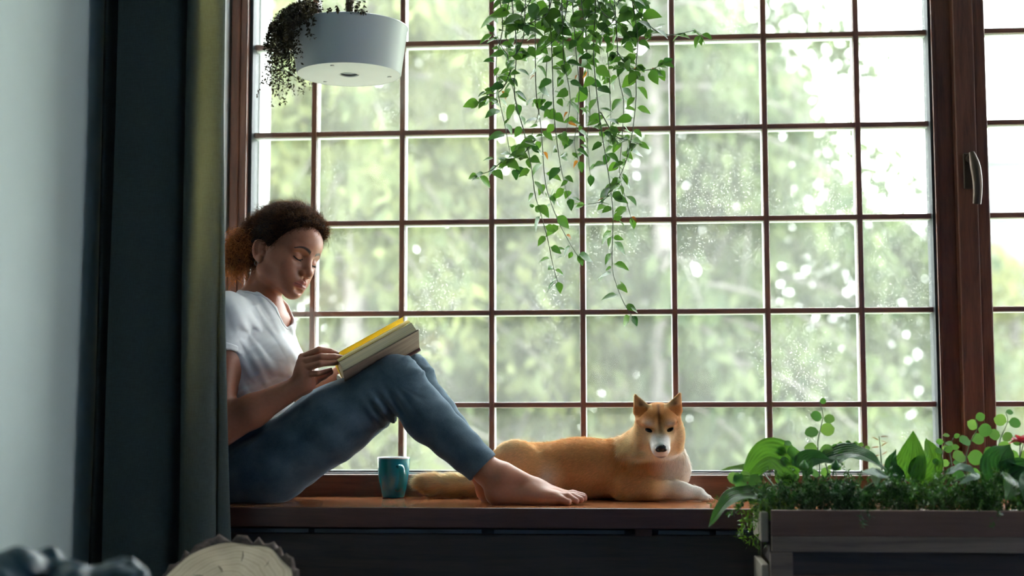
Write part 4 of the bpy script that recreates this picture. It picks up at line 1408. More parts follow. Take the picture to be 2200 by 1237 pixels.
# swept back over the skull
P, N = sample_mesh(cv_, cf_, 5200, 1)
hlP = to_head(P)
ok = (((hlP - np.array([-0.01, 0, 0.05])) / np.array([0.085, 0.066, 0.074])) ** 2).sum(1) > 1.0
earN, earF = H(-0.012, -0.085, 0.004), H(-0.012, 0.085, 0.004)
ok &= (np.linalg.norm(P - earN, axis=1) > 0.040) & (np.linalg.norm(P - earF, axis=1) > 0.040)
P, N = P[ok], N[ok]; n = len(P)
back = at(530, 530, -0.262) - P; back /= np.linalg.norm(back, axis=1, keepdims=True)
tang = back - N * (back * N).sum(1, keepdims=True); tang /= np.linalg.norm(tang, axis=1, keepdims=True) + 1e-9
D = tang * 0.9 + N * r_.uniform(0.0, 0.45, n)[:, None] + r_.normal(size=(n, 3)) * 0.22
D /= np.linalg.norm(D, axis=1, keepdims=True)
strand_set(P - N * 0.003, D, r_.uniform(0.022, 0.055, n), r_.uniform(0.0015, 0.0045, n), r_.uniform(1.2, 3.2, n), 3, r_.uniform(0.0004, 0.0009, n), 16, dark, light * 0.38)
# along the hairline, growing up and back out of the skin
face_n = HR @ np.array([0.80, 0, -0.60])
PF, NF_ = sample_mesh(cv_, cf_, 9000, 6)
okf = (NF_ @ face_n > 0.35) & (np.linalg.norm(PF - earN, axis=1) > 0.036) & (np.linalg.norm(PF - earF, axis=1) > 0.036)
PF, NF_ = PF[okf], NF_[okf]; nf = len(PF)
upb = HR @ np.array([-0.75, 0, 0.65]); sidew = HR @ np.array([0, 1.0, 0])
DF_ = upb + sidew * (to_head(PF)[:, 1:2] * 4.0) + NF_ * 0.35 + r_.normal(size=(nf, 3)) * 0.25; DF_ /= np.linalg.norm(DF_, axis=1, keepdims=True)
strand_set(PF + NF_ * 0.0005, DF_, r_.uniform(0.012, 0.034, nf), r_.uniform(0.0008, 0.003, nf), r_.uniform(0.8, 2.2, nf), 7, r_.uniform(0.00035, 0.0006, nf), 14, dark, light * 0.35)
# short frizz and tight curls on the crown and above the forehead
fr = to_head(P)[:, 2] > 0.085
P2, N2 = P[fr], N[fr]; n2 = len(P2)
D2 = N2 * 0.8 + r_.normal(size=(n2, 3)) * 0.55; D2 /= np.linalg.norm(D2, axis=1, keepdims=True)
strand_set(P2, D2, r_.uniform(0.008, 0.024, n2), r_.uniform(0.002, 0.0045, n2), r_.uniform(1.0, 2.6, n2), 4, r_.uniform(0.0004, 0.0008, n2), 16, dark, np.array([0.20, 0.115, 0.058]))
# loose curly tail, golden backlight put into its tips
P3, N3 = sample_mesh(bv_, bf_, 1500, 2); n3 = len(P3)
D3 = N3 * 0.8 + r_.normal(size=(n3, 3)) * 0.5 + np.array([-0.1, 0, -0.25]); D3 /= np.linalg.norm(D3, axis=1, keepdims=True)
strand_set(P3 - N3 * 0.004, D3, r_.uniform(0.016, 0.052, n3), r_.uniform(0.003, 0.0085, n3), r_.uniform(0.9, 2.2, n3), 5, r_.uniform(0.0006, 0.0012, n3), 20, dark * 2.0, np.array([0.44, 0.27, 0.13]), np.tile([0, 0, -0.35], (n3, 1)))
# lashes
hV = np.concatenate(V_); hF = np.concatenate(F_); hC = np.concatenate(C_)
me = mesh_np('hair', hV, hF); vcol(me, hC)
ho = link('hair', me, M['hair'], pr)
ho['label'] = 'dark brown curly hair tied back'; ho['kind'] = 'stuff'
ls = []
for s_ in (-1, 1):
    for k in range(22):
        u = -1 + 2 * k / 21
        p = H(0.0815 - 0.009 * u * u + (0.002 if s_ < 0 else 0.002), s_ * (0.031 + 0.0145 * u), 0.0085 + 0.0055 * u * u)
        d = HR @ np.array([0.75, s_ * 0.30 * u + 0.05 * s_, -0.62]); ls.append([p, p + d * 0.004, p + d * 0.0075 + HR @ np.array([0.001, 0, 0.0012])])
V, F = strand_tubes(np.array(ls), 0.00035)
M['lash'] = plain('black_lashes', (0.006, 0.005, 0.005), 0.5)
lo_ = link('eyelashes', mesh_np('eyelashes', V, F), M['lash'], pr)
lo_['kind'] = 'stuff'
# ================================================================== the dog
DH = at(1415, 920, -0.205)
DR = euler(math.radians(-88), math.radians(18.5), math.radians(2))
dgl = lambda x, y, z: DH + DR @ np.array([x, y, z], float)
dog = Sdf()
SH_, MID, HIP = at(1372, 1006, -0.130), at(1245, 1010, -0.128), at(1118, 1012, -0.128)
dog.chain([SH_, MID, HIP], [0.079, 0.072, 0.073], 0.05, (Yax, 1.08))
dog.cone(at(1405, 1005, -0.138), 0.070, at(1440, 1018, -0.135), 0.046, 0.05)                 # chest
dog.cone(at(1392, 985, -0.14), 0.072, dgl(-0.035, 0, -0.030), 0.058, 0.05)                   # neck
dog.cone(at(1430, 1000, -0.15), 0.040, dgl(-0.01, 0, -0.06), 0.045, 0.05)                    # throat
# hindquarters
dog.ell(at(1108, 1001, -0.178), (0.068, 0.048, 0.067), 0.014)
dog.cone(at(1120, 1030, -0.195), 0.045, at(1178, 1030, -0.195), 0.034, 0.03)                 # stifle
dog.cone(at(1172, 1040, -0.195), 0.028, at(1110, 1062, -0.190), 0.017, 0.02)
dog.chain([at(1105, 1063, -0.190), at(1160, 1066, -0.205), at(1185, 1067, -0.205)], [0.015, 0.016, 0.014], 0.015)
dog.ell(at(1125, 1008, -0.085), (0.070, 0.036, 0.060), 0.03)
# tail curled round on the seat
tailp = [at(1058, 1018, -0.115), at(1020, 1040, -0.105), at(975, 1043, -0.105), at(935, 1041, -0.110), at(908, 1036, -0.112)]
dog.chain(tailp, [0.026, 0.021, 0.021, 0.020, 0.016], 0.02)
# near front leg
elb = at(1348, 1050, -0.200)
dog.cone(at(1372, 1008, -0.178), 0.048, elb, 0.036, 0.03)
dog.chain([elb, at(1400, 1051, -0.212), at(1462, 1055, -0.212), at(1500, 1061, -0.208)], [0.032, 0.0275, 0.0215, 0.0175], 0.018)
pawX = np.array(at(1512, 1066, -0.207))
for k, dy in enumerate((-0.013, -0.0045, 0.0045, 0.013)):
    b = np.array([pawX[0] + (0.010 if k in (1, 2) else 0.004), pawX[1] + dy, ZS + 0.009])
    dog.cone(at(1496, 1060, -0.208), 0.012, b + np.array([-0.012, 0, 0.004]), 0.0095, 0.008); dog.cone(b + np.array([-0.012, 0, 0.004]), 0.0092, b, 0.0082, 0.003)
# far front leg
dog.cone(at(1400, 1015, -0.085), 0.045, at(1390, 1052, -0.075), 0.034, 0.03)
dog.chain([at(1390, 1052, -0.075), at(1450, 1053, -0.085), at(1492, 1058, -0.088)], [0.028, 0.021, 0.0165], 0.015)
# head
dl = lambda c, r, k, R=None, sub=False: dog.ell(dgl(*c), r, k, DR if R is None else DR @ R, sub)
dl((-0.004, 0, 0.018), (0.058, 0.054, 0.047), 0.02)
for s_ in (-1, 1):
    dl((0.004, s_ * 0.034, -0.016), (0.038, 0.029, 0.036), 0.02)
dog.cone(dgl(0.040, 0, -0.010), 0.030, dgl(0.083, 0, -0.0225), 0.0200, 0.018)                # muzzle
dog.cone(dgl(0.030, 0, -0.036), 0.022, dgl(0.080, 0, -0.0370), 0.0130, 0.014)                # jaw
for s_ in (-1, 1):
    dl((0.076, s_ * 0.010, -0.027), (0.020, 0.0125, 0.0130), 0.010)                          # flews
    dl((0.052, s_ * 0.029, 0.0145), (0.010, 0.0125, 0.0080), 0.010, sub=True)                # socket
    dl((0.042, s_ * 0.0275, 0.0285), (0.012, 0.015, 0.0075), 0.012)                          # brow
    eb, et = dgl(-0.010, s_ * 0.0385, 0.046), dgl(-0.004, s_ * 0.0555, 0.0865)
    fa = (DR @ np.array([0.93, s_ * 0.36, 0.0]), 0.42)
    dog.cone(eb, 0.0270, et, 0.0050, 0.008, fa)
    dog.cone(dgl(0.006, s_ * 0.0425, 0.048), 0.0165, dgl(0.002, s_ * 0.0540, 0.074), 0.0030, 0.004, fa, sub=True)
dog.cone(dgl(0.064, 0, 0.012), 0.004, dgl(0.045, 0, 0.040), 0.004, 0.012, sub=True)
dog.cut((0, 0, ZS + 0.0008), (0, 0, -1), 0.004)
dv, df, dn_ = multi_mesh(dog, 0.0040, [(DH - 0.125, DH + 0.125, 0.0018), (at(1470, 1085, -0.25), at(1545, 1030, -0.17), 0.0017)])
RUST, TAN, CREAM, WHITE = np.array([0.60, 0.27, 0.085]), np.array([0.82, 0.52, 0.25]), np.array([0.90, 0.73, 0.47]), np.array([0.93, 0.90, 0.85])
_px = lambda X: X  # plain world x


def sstep(x, a, b):
    t = np.clip((x - a) / (b - a), 0, 1); return (t * t * (3 - 2 * t))[:, None]


def dog_colour(P):
    L = (P - DH) @ DR
    nz = 0.012 * vnoise(P, 45, 51, 2)
    z = P[:, 2] + nz; x = P[:, 0] + nz
    c = np.tile(TAN, (len(P), 1))
    c = c + (RUST - c) * sstep(z, 0.555, 0.62) * 0.55 * sstep(x, 0.10, 0.25)
    c = c + (RUST - c) * (sstep(x, 0.30, 0.36) * sstep(-x, -0.47, -0.39) * sstep(z, 0.52, 0.56)) * 0.2
    c = c + (CREAM - c) * sstep(-z, -0.545, -0.505) * 0.75                                    # belly and undersides
    rump = sstep(-x, -0.13, -0.06)
    c = c + (CREAM - c) * rump * 0.75
    th = np.exp(-(((x - 0.165) / 0.02) ** 2 + ((z - 0.553) / 0.028) ** 2))[:, None] * (P[:, 1] < -0.13)[:, None]
    c = c + (WHITE - c) * th * 0.8
    # tail
    tl = sstep(-x, -0.02, 0.03)
    c = c + (CREAM * 1.05 - c) * tl
    c = c + (TAN * 1.05 - c) * tl * sstep(z, 0.545, 0.575) * sstep(-x, 0.10, 0.15) * 0.8
    # chest and legs
    ch = sstep(x, 0.415, 0.475) * sstep(-P[:, 2], -0.70, -0.64)
    c = c + (WHITE - c) * ch * 0.85
    legz = sstep(-z, -0.565, -0.545) * sstep(-P[:, 1], 0.165, 0.185) * sstep(x, 0.33, 0.36)
    legc = TAN * (1 - sstep(x, 0.44, 0.54)) + WHITE * sstep(x, 0.44, 0.54)
    c = c + (legc - c) * legz * 0.9
    # head
    hd_ = sstep(L[:, 0] + nz * 1.5, -0.115, 0.0) * sstep(L[:, 2], -0.075, -0.05) * (np.abs(L[:, 1]) < 0.11)[:, None]
    ay = np.abs(L[:, 1]); lz = L[:, 2] + nz * 0.3
    h = np.tile(TAN * np.array([0.95, 0.9, 0.85]), (len(P), 1))
    top = sstep(lz, 0.012, 0.040)
    h = h + (np.array([0.50, 0.20, 0.06]) - h) * top * 0.92
    side = sstep(ay, 0.030, 0.055) * sstep(-lz, -0.030, -0.005)
    h = h + (CREAM * 1.05 - h) * side
    h = h + (CREAM - h) * sstep(-lz, -0.018, 0.012) * 0.8
    h = h + (WHITE - h) * np.exp(-((ay - 0.027) / 0.011) ** 2 - ((lz - 0.029) / 0.008) ** 2)[:, None] * 0.38 * (L[:, 0] > 0.02)[:, None]
    mz = sstep(L[:, 0], 0.052, 0.068)
    h = h + (WHITE - h) * mz * sstep(-lz, -0.012, 0.002)
    h = h + (np.array([0.16, 0.075, 0.04]) - h) * (np.exp(-(ay / 0.0045) ** 2) * np.clip((lz - 0.008) / 0.02, 0, 1) * (L[:, 0] > 0.0))[:, None] * 0.75
    h = h + (np.array([0.20, 0.11, 0.06]) - h) * (np.exp(-((ay / 0.013) ** 2) - ((lz - 0.012) / 0.013) ** 2))[:, None] * 0.55 * (L[:, 0] > 0.04)[:, None]
    ear = sstep(L[:, 2], 0.055, 0.066) * (ay > 0.015)[:, None]
    h = h + (TAN * 0.85 - h) * ear
    inn = ear * sstep(L[:, 0] - 0.0, -0.004, 0.0005) * np.exp(-((ay - 0.0445) / 0.011) ** 2 - ((L[:, 2] - 0.058) / 0.020) ** 2)[:, None]
    h = h + (np.array([0.10, 0.055, 0.04]) - h) * inn
    edge = ear * sstep(ay, 0.058, 0.068)
    h = h + (CREAM - h) * edge
    h = h + (np.array([0.10, 0.06, 0.05]) - h) * (np.exp(-((ay - 0.0) / 0.016) ** 2 - ((L[:, 2] + 0.043) / 0.0035) ** 2) * (L[:, 0] > 0.07))[:, None] * 0.8
    return np.clip(c + (h - c) * hd_, 0.004, 1)


dc = dog_colour(dv)
M['dog_skin'] = attr_mat('short_dog_coat', 0.8, 0.2, 300, 0.2, spec=0.1)


def fur_mat():
    t = NT('dog_fur')
    a = t.n('ShaderNodeAttribute', attribute_name='Col')
    t.l(a.outputs['Color'], t.p.inputs['Base Color']); t.set(Roughness=0.75, Specular_IOR_Level=0.15)
    tr = t.n('ShaderNodeBsdfTranslucent'); t.l(a.outputs['Color'], tr.inputs['Color'])
    ms = t.n('ShaderNodeMixShader'); ms.inputs['Fac'].default_value = 0.6
    t.l(t.p.outputs['BSDF'], ms.inputs[1]); t.l(tr.outputs['BSDF'], ms.inputs[2]); t.l(ms.outputs['Shader'], t.out.inputs['Surface'])
    return t.m


M['fur'] = fur_mat()
dg = thing('dog', 'tan and cream dog lying on the window seat looking ahead', 'dog', (MID[0], -0.13, ZS))
me = mesh_np('body', dv, df); vcol(me, dc); me.normals_split_custom_set_from_vertices([tuple(x) for x in dn_])
link('body', me, M['dog_skin'], dg)
# ---- fur
P, N = sample_mesh(dv, df, 190000, 9)
Ph, Nh = sample_mesh(dv, df, 560000, 10)
Lh = (Ph - DH) @ DR
hs_ = (Lh[:, 0] > -0.05) & (Lh[:, 2] > -0.06) & (np.abs(Lh[:, 1]) < 0.085) & (Ph[:, 1] < -0.14)
lg_ = (Ph[:, 1] < -0.175) & (Ph[:, 2] < 0.57) & (Ph[:, 0] > 0.36)
P = np.concatenate([P, Ph[hs_ | lg_]]); N = np.concatenate([N, Nh[hs_ | lg_]])
vis = P[:, 2] > ZS + 0.004
P, N = P[vis], N[vis]; L = (P - DH) @ DR; n = len(P)
r_ = np.random.default_rng(77)
ishead = (L[:, 0] > -0.06) & (L[:, 2] > -0.065) & (np.abs(L[:, 1]) < 0.085) & (P[:, 1] < -0.13)
istail = P[:, 0] < at(1040, 1030, -0.11)[0]
isleg = (P[:, 1] < -0.175) & (P[:, 2] < 0.56 + r_.uniform(-0.012, 0.012, n)) & (P[:, 0] > 0.385 + r_.uniform(-0.05, 0.05, n))
D = np.tile(np.array([-0.75, 0.0, -0.45]), (n, 1))
nd = L - np.array([0.105, 0, -0.015]); nd /= np.linalg.norm(nd, axis=1, keepdims=True)
D[ishead] = (nd @ DR.T)[ishead]
D[istail] = np.array([-0.85, 0, -0.1]); D[isleg] = np.array([0.9, 0, -0.15])
nk = (~ishead) & (P[:, 0] > 0.33) & (P[:, 2] > 0.58)
D[nk] = np.array([-0.25, -0.1, -0.9])
D = D - N * (D * N).sum(1, keepdims=True); D /= np.linalg.norm(D, axis=1, keepdims=True) + 1e-9
lift = np.where(ishead, 0.22, np.where(istail, 0.55, 0.38))
length = np.full(n, 0.0135)
length[ishead] = 0.0058; ck = ishead & (np.abs(L[:, 1]) > 0.040) & (L[:, 2] < 0.025); length[ck] = 0.013
length[ishead & (L[:, 0] > 0.05)] = 0.0035; length[ishead & (L[:, 2] > 0.055)] = 0.0045
length[istail] = 0.032; length[isleg] = 0.0055; length[nk] = 0.020
eyem = ishead & (np.abs(np.abs(L[:, 1]) - 0.0268) < 0.0125) & (np.abs(L[:, 2] - 0.0115) < 0.0075) & (L[:, 0] > 0.02)
nosem = ishead & (L[:, 0] > 0.093) & (np.abs(L[:, 1]) < 0.014) & (L[:, 2] > -0.03)
keep = ~(eyem | nosem)
length *= r_.uniform(0.55, 1.25, n)
D2 = D + N * lift[:, None] + r_.normal(size=(n, 3)) * 0.22; D2 /= np.linalg.norm(D2, axis=1, keepdims=True)
col = dog_colour(P) * (1 + 0.13 * r_.normal(size=n))[:, None].clip(0.6, 1.4)
P, N, D2, length, col = P[keep], N[keep], D2[keep], length[keep], col[keep]
wd = np.where(length > 0.012, 0.00042, 0.00026)
V, F, m = blades(P - N * 0.0008, D2, length, wd, -N * 0.25, 5, 2, N)
_a, _b2, _c2 = V[F[0::3, 0]], V[F[0::3, 1]], V[F[0::3, 2]]
_flip = (np.cross(_b2 - _a, _c2 - _a) * N).sum(1) < 0
F = F.reshape(len(N), -1, 3); F[_flip] = F[_flip][:, :, ::-1]; F = F.reshape(-1, 3)
tipc = np.repeat(np.clip(col, 0.004, 1), m, axis=0)
V[:, 2] = np.maximum(V[:, 2], ZS + 0.0006)
me = mesh_np('fur', V, F); vcol(me, tipc)
me.normals_split_custom_set_from_vertices(np.repeat(N, m, axis=0).tolist())
fo = link('fur', me, M['fur'], dg); fo['kind'] = 'stuff'
# ---- nose, eyes, claws
M['nose'] = plain('black_nose', (0.012, 0.012, 0.014), 0.28, 0.3, 400, 0.3)
ns = Sdf()
ns.ell(dgl(0.1015, 0, -0.0165), (0.0090, 0.0140, 0.0098), 0.004, DR)
for s_ in (-1, 1):
    ns.ell(dgl(0.1035, s_ * 0.0078, -0.0195), (0.0060, 0.0062, 0.0058), 0.004, DR)
    ns.ell(dgl(0.1095, s_ * 0.0062, -0.0190), (0.0030, 0.0026, 0.0022), 0.002, DR, sub=True)
v, f = ns.mesh(0.0011)
link('nose', mesh_np('nose', v, f), M['nose'], dg)
M['eye'] = plain('dark_eye', (0.010, 0.007, 0.006), 0.08)
for s_ in (-1, 1):
    e = Sdf(); e.ell(dgl(0.0445, s_ * 0.0265, 0.0110), (0.0085, 0.0105, 0.0044), 0.003, DR @ euler(0, 0, s_ * 0.36))
    v, f = e.mesh(0.001)
    link('eye', mesh_np('eye', v, f), M['eye'], dg)
M['claw'] = plain('pale_claw', (0.42, 0.30, 0.24), 0.35)
for k, dy in enumerate((-0.013, -0.0045, 0.0045, 0.013)):
    b = Vector((pawX[0] + (0.010 if k in (1, 2) else 0.004) + 0.006, pawX[1] + dy, ZS + 0.008))
    _b = BM(); _b.tube([b, b + Vector((0.005, 0, -0.001)), b + Vector((0.009, 0, -0.0045))], [0.0024, 0.0019, 0.0006], 8)
    _b.build('claw', M['claw'], dg, smooth=True)
# ================================================================== plants
def leaf_shape(name, L, W, cup=0.15, droop=0.25, tipw=1.0, nl=6, seed=0, round_=False, stalk=0.12):
    """small leaf along +X, normal +Z; folded on the midrib, curved, with a stalk"""
    vs, fs = [], []
    rr = random.Random(seed)
    for i in range(nl + 1):
        t = i / nl
        w = W * (math.sin(math.pi * t) ** 0.55 if round_ else math.sin(math.pi * t ** 0.72) ** 0.9 * (1 - 0.15 * t))
        if i == nl: w = 0
        x = L * (stalk + (1 - stalk) * t); z = -droop * L * t * t
        up = cup * w
        k = rr.uniform(-0.1, 0.1) * W
        vs += [(x, -w, z + up + k * 0.4), (x, 0, z), (x, w, z + up - k * 0.4)]
    for i in range(nl):
        a = i * 3; b = a + 3
        fs += [(a, a + 1, b + 1, b), (a + 1, a + 2, b + 2, b + 1)]
    n = len(vs); s_ = L * 0.022
    vs += [(0, -s_, 0), (0, s_, 0), (L * stalk, s_, s_ * 0.2), (L * stalk, -s_, s_ * 0.2)]
    fs.append((n, n + 1, n + 2, n + 3))
    return mesh_np(name, vs, fs)


def frame(d, nrm):
    d = Vector(d).normalized(); nrm = Vector(nrm); nrm = nrm - d * nrm.dot(d)
    nrm = nrm.normalized() if nrm.length > 1e-5 else d.orthogonal().normalized()
    y = nrm.cross(d)
    return Matrix(((d.x, y.x, nrm.x, 0), (d.y, y.y, nrm.y, 0), (d.z, y.z, nrm.z, 0), (0, 0, 0, 1)))


def put_leaf(me, pos, d, nrm, parent, scale=1.0, name='leaf', mat_i=None):
    o = bpy.data.objects.new(name, me); COL.objects.link(o)
    o.parent = parent
    o.matrix_basis = Matrix.Translation(Vector(pos) - parent.matrix_basis.to_translation()) @ frame(d, nrm) @ Matrix.Diagonal((scale, scale, scale, 1))
    return o


def polyline(pts, step):
    P = smooth_path(pts, 60); seg = np.linalg.norm(np.diff(P, axis=0), axis=1); s = np.r_[0, np.cumsum(seg)]
    u = np.arange(0, s[-1], step)
    return np.stack([np.interp(u, s, P[:, k]) for k in range(3)], 1), P


M['vine_leaf'] = leaf_mat('vine_leaf', (0.012, 0.060, 0.020, 1), (0.085, 0.20, 0.040, 1), 0.32)
M['vine_stem'] = plain('vine_stem', (0.05, 0.075, 0.035), 0.6)
M['brown_leaf'] = leaf_mat('withered_leaf', (0.16, 0.06, 0.02, 1), (0.30, 0.13, 0.04, 1), 0.4)
VY = -0.36
hv_ = thing('hanging_vine', 'leafy green vine hanging down in front of the window', 'plant', tuple(at(1230, -60, VY)))
_c = Vector(at(1230, -120, VY))
BM().lathe([(0.0, 0.0), (0.075, 0.0), (0.10, 0.10), (0.105, 0.12), (0.098, 0.12), (0.09, 0.09)][1:], _c, 36, close_bottom=True).build('pot', M['pot_white'], hv_, auto=40)
BM().lathe([(0.0005, 0.092), (0.092, 0.09)], _c, 30).build('soil', M['soil'], hv_)
for a in (0.4, 2.5, 4.6):
    BM().tube([_c + Vector((0.1 * math.cos(a), 0.1 * math.sin(a), 0.115)), _c + Vector((0, 0, 0.45))], 0.0018, 6).build('cord', M['rod'], hv_)
BM().tube([_c + Vector((0, 0, 0.45)), Vector((_c.x, _c.y, 2.8502))], 0.003, 8).build('cord', M['rod'], hv_)
vl = [leaf_shape('vine_leaf', 0.050, 0.0150, 0.25, 0.2, seed=1), leaf_shape('vine_leaf', 0.050, 0.0170, 0.12, 0.35, seed=2), leaf_shape('vine_leaf', 0.048, 0.0150, 0.4, 0.15, seed=3)]
for m_ in vl: m_.materials.append(M['vine_leaf'])
vb = leaf_shape('withered_leaf', 0.026, 0.006, 0.6, 0.5, seed=4); vb.materials.append(M['brown_leaf'])
vines = [
    ([(1082, -70), (1075, 0), (1080, 60), (1066, 130), (1070, 200), (1085, 270), (1096, 330), (1104, 362)], 0, 0.040),
    ([(1108, -70), (1100, 0), (1110, 100), (1105, 200), (1125, 280), (1140, 350), (1150, 420), (1165, 470), (1178, 520), (1188, 570), (1200, 612)], -0.02, 0.038),
    ([(1155, -70), (1150, 0), (1150, 100), (1152, 200), (1163, 280), (1170, 380), (1182, 430), (1204, 485), (1238, 545), (1256, 562)], 0.01, 0.036),
    ([(1180, -70), (1180, 0), (1186, 120), (1190, 240), (1200, 330), (1214, 400), (1226, 440)], -0.03, 0.036),
    ([(1230, -70), (1230, 0), (1236, 100), (1244, 180), (1240, 260), (1234, 310), (1246, 352)], 0.02, 0.036),
    ([(1275, -70), (1280, 0), (1275, 110), (1282, 200), (1292, 280), (1300, 330), (1311, 400), (1317, 460), (1315, 560), (1321, 602), (1340, 650), (1366, 692)], -0.015, 0.036),
    ([(1312, -70), (1320, 0), (1326, 90), (1330, 170), (1340, 220), (1336, 300), (1331, 370), (1342, 420), (1362, 486)], 0.015, 0.036),
    ([(1345, -70), (1358, 0), (1370, 80), (1366, 150), (1366, 220), (1352, 320), (1330, 382), (1300, 428), (1258, 440)], -0.01, 0.036),
    ([(1340, -60), (1368, 20), (1392, 52), (1422, 72), (1452, 74), (1490, 66), (1508, 74)], 0.0, 0.032),
    ([(1150, 300), (1118, 335), (1082, 345), (1055, 366), (1020, 378)], -0.02, 0.026),
    ([(1098, 150), (1080, 190), (1052, 206), (1026, 222)], -0.02, 0.026),
    ([(1325, 110), (1352, 145), (1395, 150), (1424, 137)], 0.0, 0.026),
    ([(1290, 240), (1320, 290), (1348, 300), (1380, 312)], -0.02, 0.028),
    ([(1130, -70), (1128, 20), (1122, 90), (1095, 120), (1056, 66)], -0.03, 0.04),
    ([(1205, -70), (1208, 40), (1212, 130), (1225, 210), (1215, 290)], -0.02, 0.034),
    ([(1255, -70), (1258, 50), (1262, 140), (1268, 230), (1262, 300), (1268, 380)], 0.03, 0.034),
    ([(1300, -70), (1302, 60), (1308, 150), (1312, 260), (1304, 330)], 0.03, 0.036),
    ([(1165, -70), (1168, 40), (1174, 150), (1160, 230), (1140, 300)], 0.03, 0.036),
    ([(1120, -70), (1092, 10), (1088, 90), (1098, 170), (1112, 230)], 0.03, 0.036),
    ([(1225, -70), (1215, 30), (1196, 80), (1160, 110)], -0.04, 0.026),
    ([(1270, -70), (1290, 20), (1330, 50), (1362, 90)], -0.04, 0.026),
    ([(1240, -70), (1250, 10), (1255, 60), (1235, 90)], -0.05, 0.022),
    ([(1190, -70), (1180, 20), (1150, 45), (1110, 60)], -0.05, 0.024),
    ([(1295, -70), (1310, 0), (1320, 40), (1290, 70)], -0.05, 0.022),
    ([(1160, -70), (1140, 0), (1120, 30), (1130, 60)], -0.05, 0.022),
    ([(1260, -70), (1275, 0), (1282, 45), (1300, 80)], 0.03, 0.022),
]
rl = random.Random(5)
nleaf = 0
for (px, dy, step) in vines:
    pts = [at(x, y, VY + dy + 0.012 * math.sin(i * 1.7 + x)) for i, (x, y) in enumerate(px)]
    S, Pf = polyline(pts, step * 0.78)
    _b = BM(); _b.tube([Vector(p) for p in Pf[::2]], [0.0017 - 0.0009 * k / 29 for k in range(len(Pf[::2]))], 5)
    _b.build('stem', M['vine_stem'], hv_, smooth=True)
    for i, p in enumerate(S):
        if nleaf >= 299: break
        tdir = Vector(S[min(i + 1, len(S) - 1)] - S[max(i - 1, 0)]).normalized()
        sgn = 1 if i % 2 else -1
        side = Vector((sgn, rl.uniform(-0.9, 0.7), rl.uniform(-0.75, 0.25)))
        d = (side + tdir * rl.uniform(0.1, 0.6)).normalized()
        nrm = Vector((rl.uniform(-0.6, 0.6), -rl.uniform(0.1, 1.0), rl.uniform(0.3, 1.0)))
        big = rl.uniform(0.7, 1.15) * (1.12 if px[0][1] < 0 and i * step < 0.25 else 0.88)
        put_leaf(vb if rl.random() < 0.05 else rl.choice(vl), p, d, nrm, hv_, big); nleaf += 1
    put_leaf(vl[2], S[-1], Vector(S[-1] - S[-2]), (0.3, -0.8, 0.4), hv_, 0.7); nleaf += 1

# crowded leaves of the crown, too many to pick apart
rv = np.random.default_rng(8); CV, CF, ck = [], [], 0
src = vl[0]; bvx = np.array([v.co for v in src.vertices]); bfx = [list(q.vertices) for q in src.polygons]
for i in range(190):
    q = np.array(at(rv.uniform(1068, 1400), rv.uniform(-60, 40) + abs(rv.normal()) * 62, VY + rv.uniform(-0.05, 0.08)))
    d = Vector((rv.normal(), rv.normal() * 0.7, -0.3 + rv.normal() * 0.5)); fm = np.array(frame(d, (rv.normal() * 0.6, -rv.uniform(0.1, 1), rv.uniform(0.2, 1))))[:3, :3]
    CV.append(q + (bvx * rv.uniform(0.55, 0.95)) @ fm.T); CF += [[a + ck for a in f_] for f_ in bfx]; ck += len(bvx)
for (px_, dy_, st_) in vines[:19]:
    Pv = smooth_path([at(x, y, VY + dy_) for (x, y) in px_], 60)
    for i in range(17):
        q = Pv[int(min(56, 59 * rv.random() ** 1.25))] + rv.normal(size=3) * np.array([0.012, 0.012, 0.008])
        d = Vector((rv.normal(), rv.normal() * 0.7, -0.4 + rv.normal() * 0.4)); fm = np.array(frame(d, (rv.normal() * 0.6, -rv.uniform(0.1, 1), rv.uniform(0.2, 1))))[:3, :3]
        CV.append(q + (bvx * rv.uniform(0.38, 0.72)) @ fm.T); CF += [[a + ck for a in f_] for f_ in bfx]; ck += len(bvx)
cm = mesh_np('crown_leaves', np.concatenate(CV), CF); link('crown_leaves', cm, M['vine_leaf'], hv_)['kind'] = 'stuff'

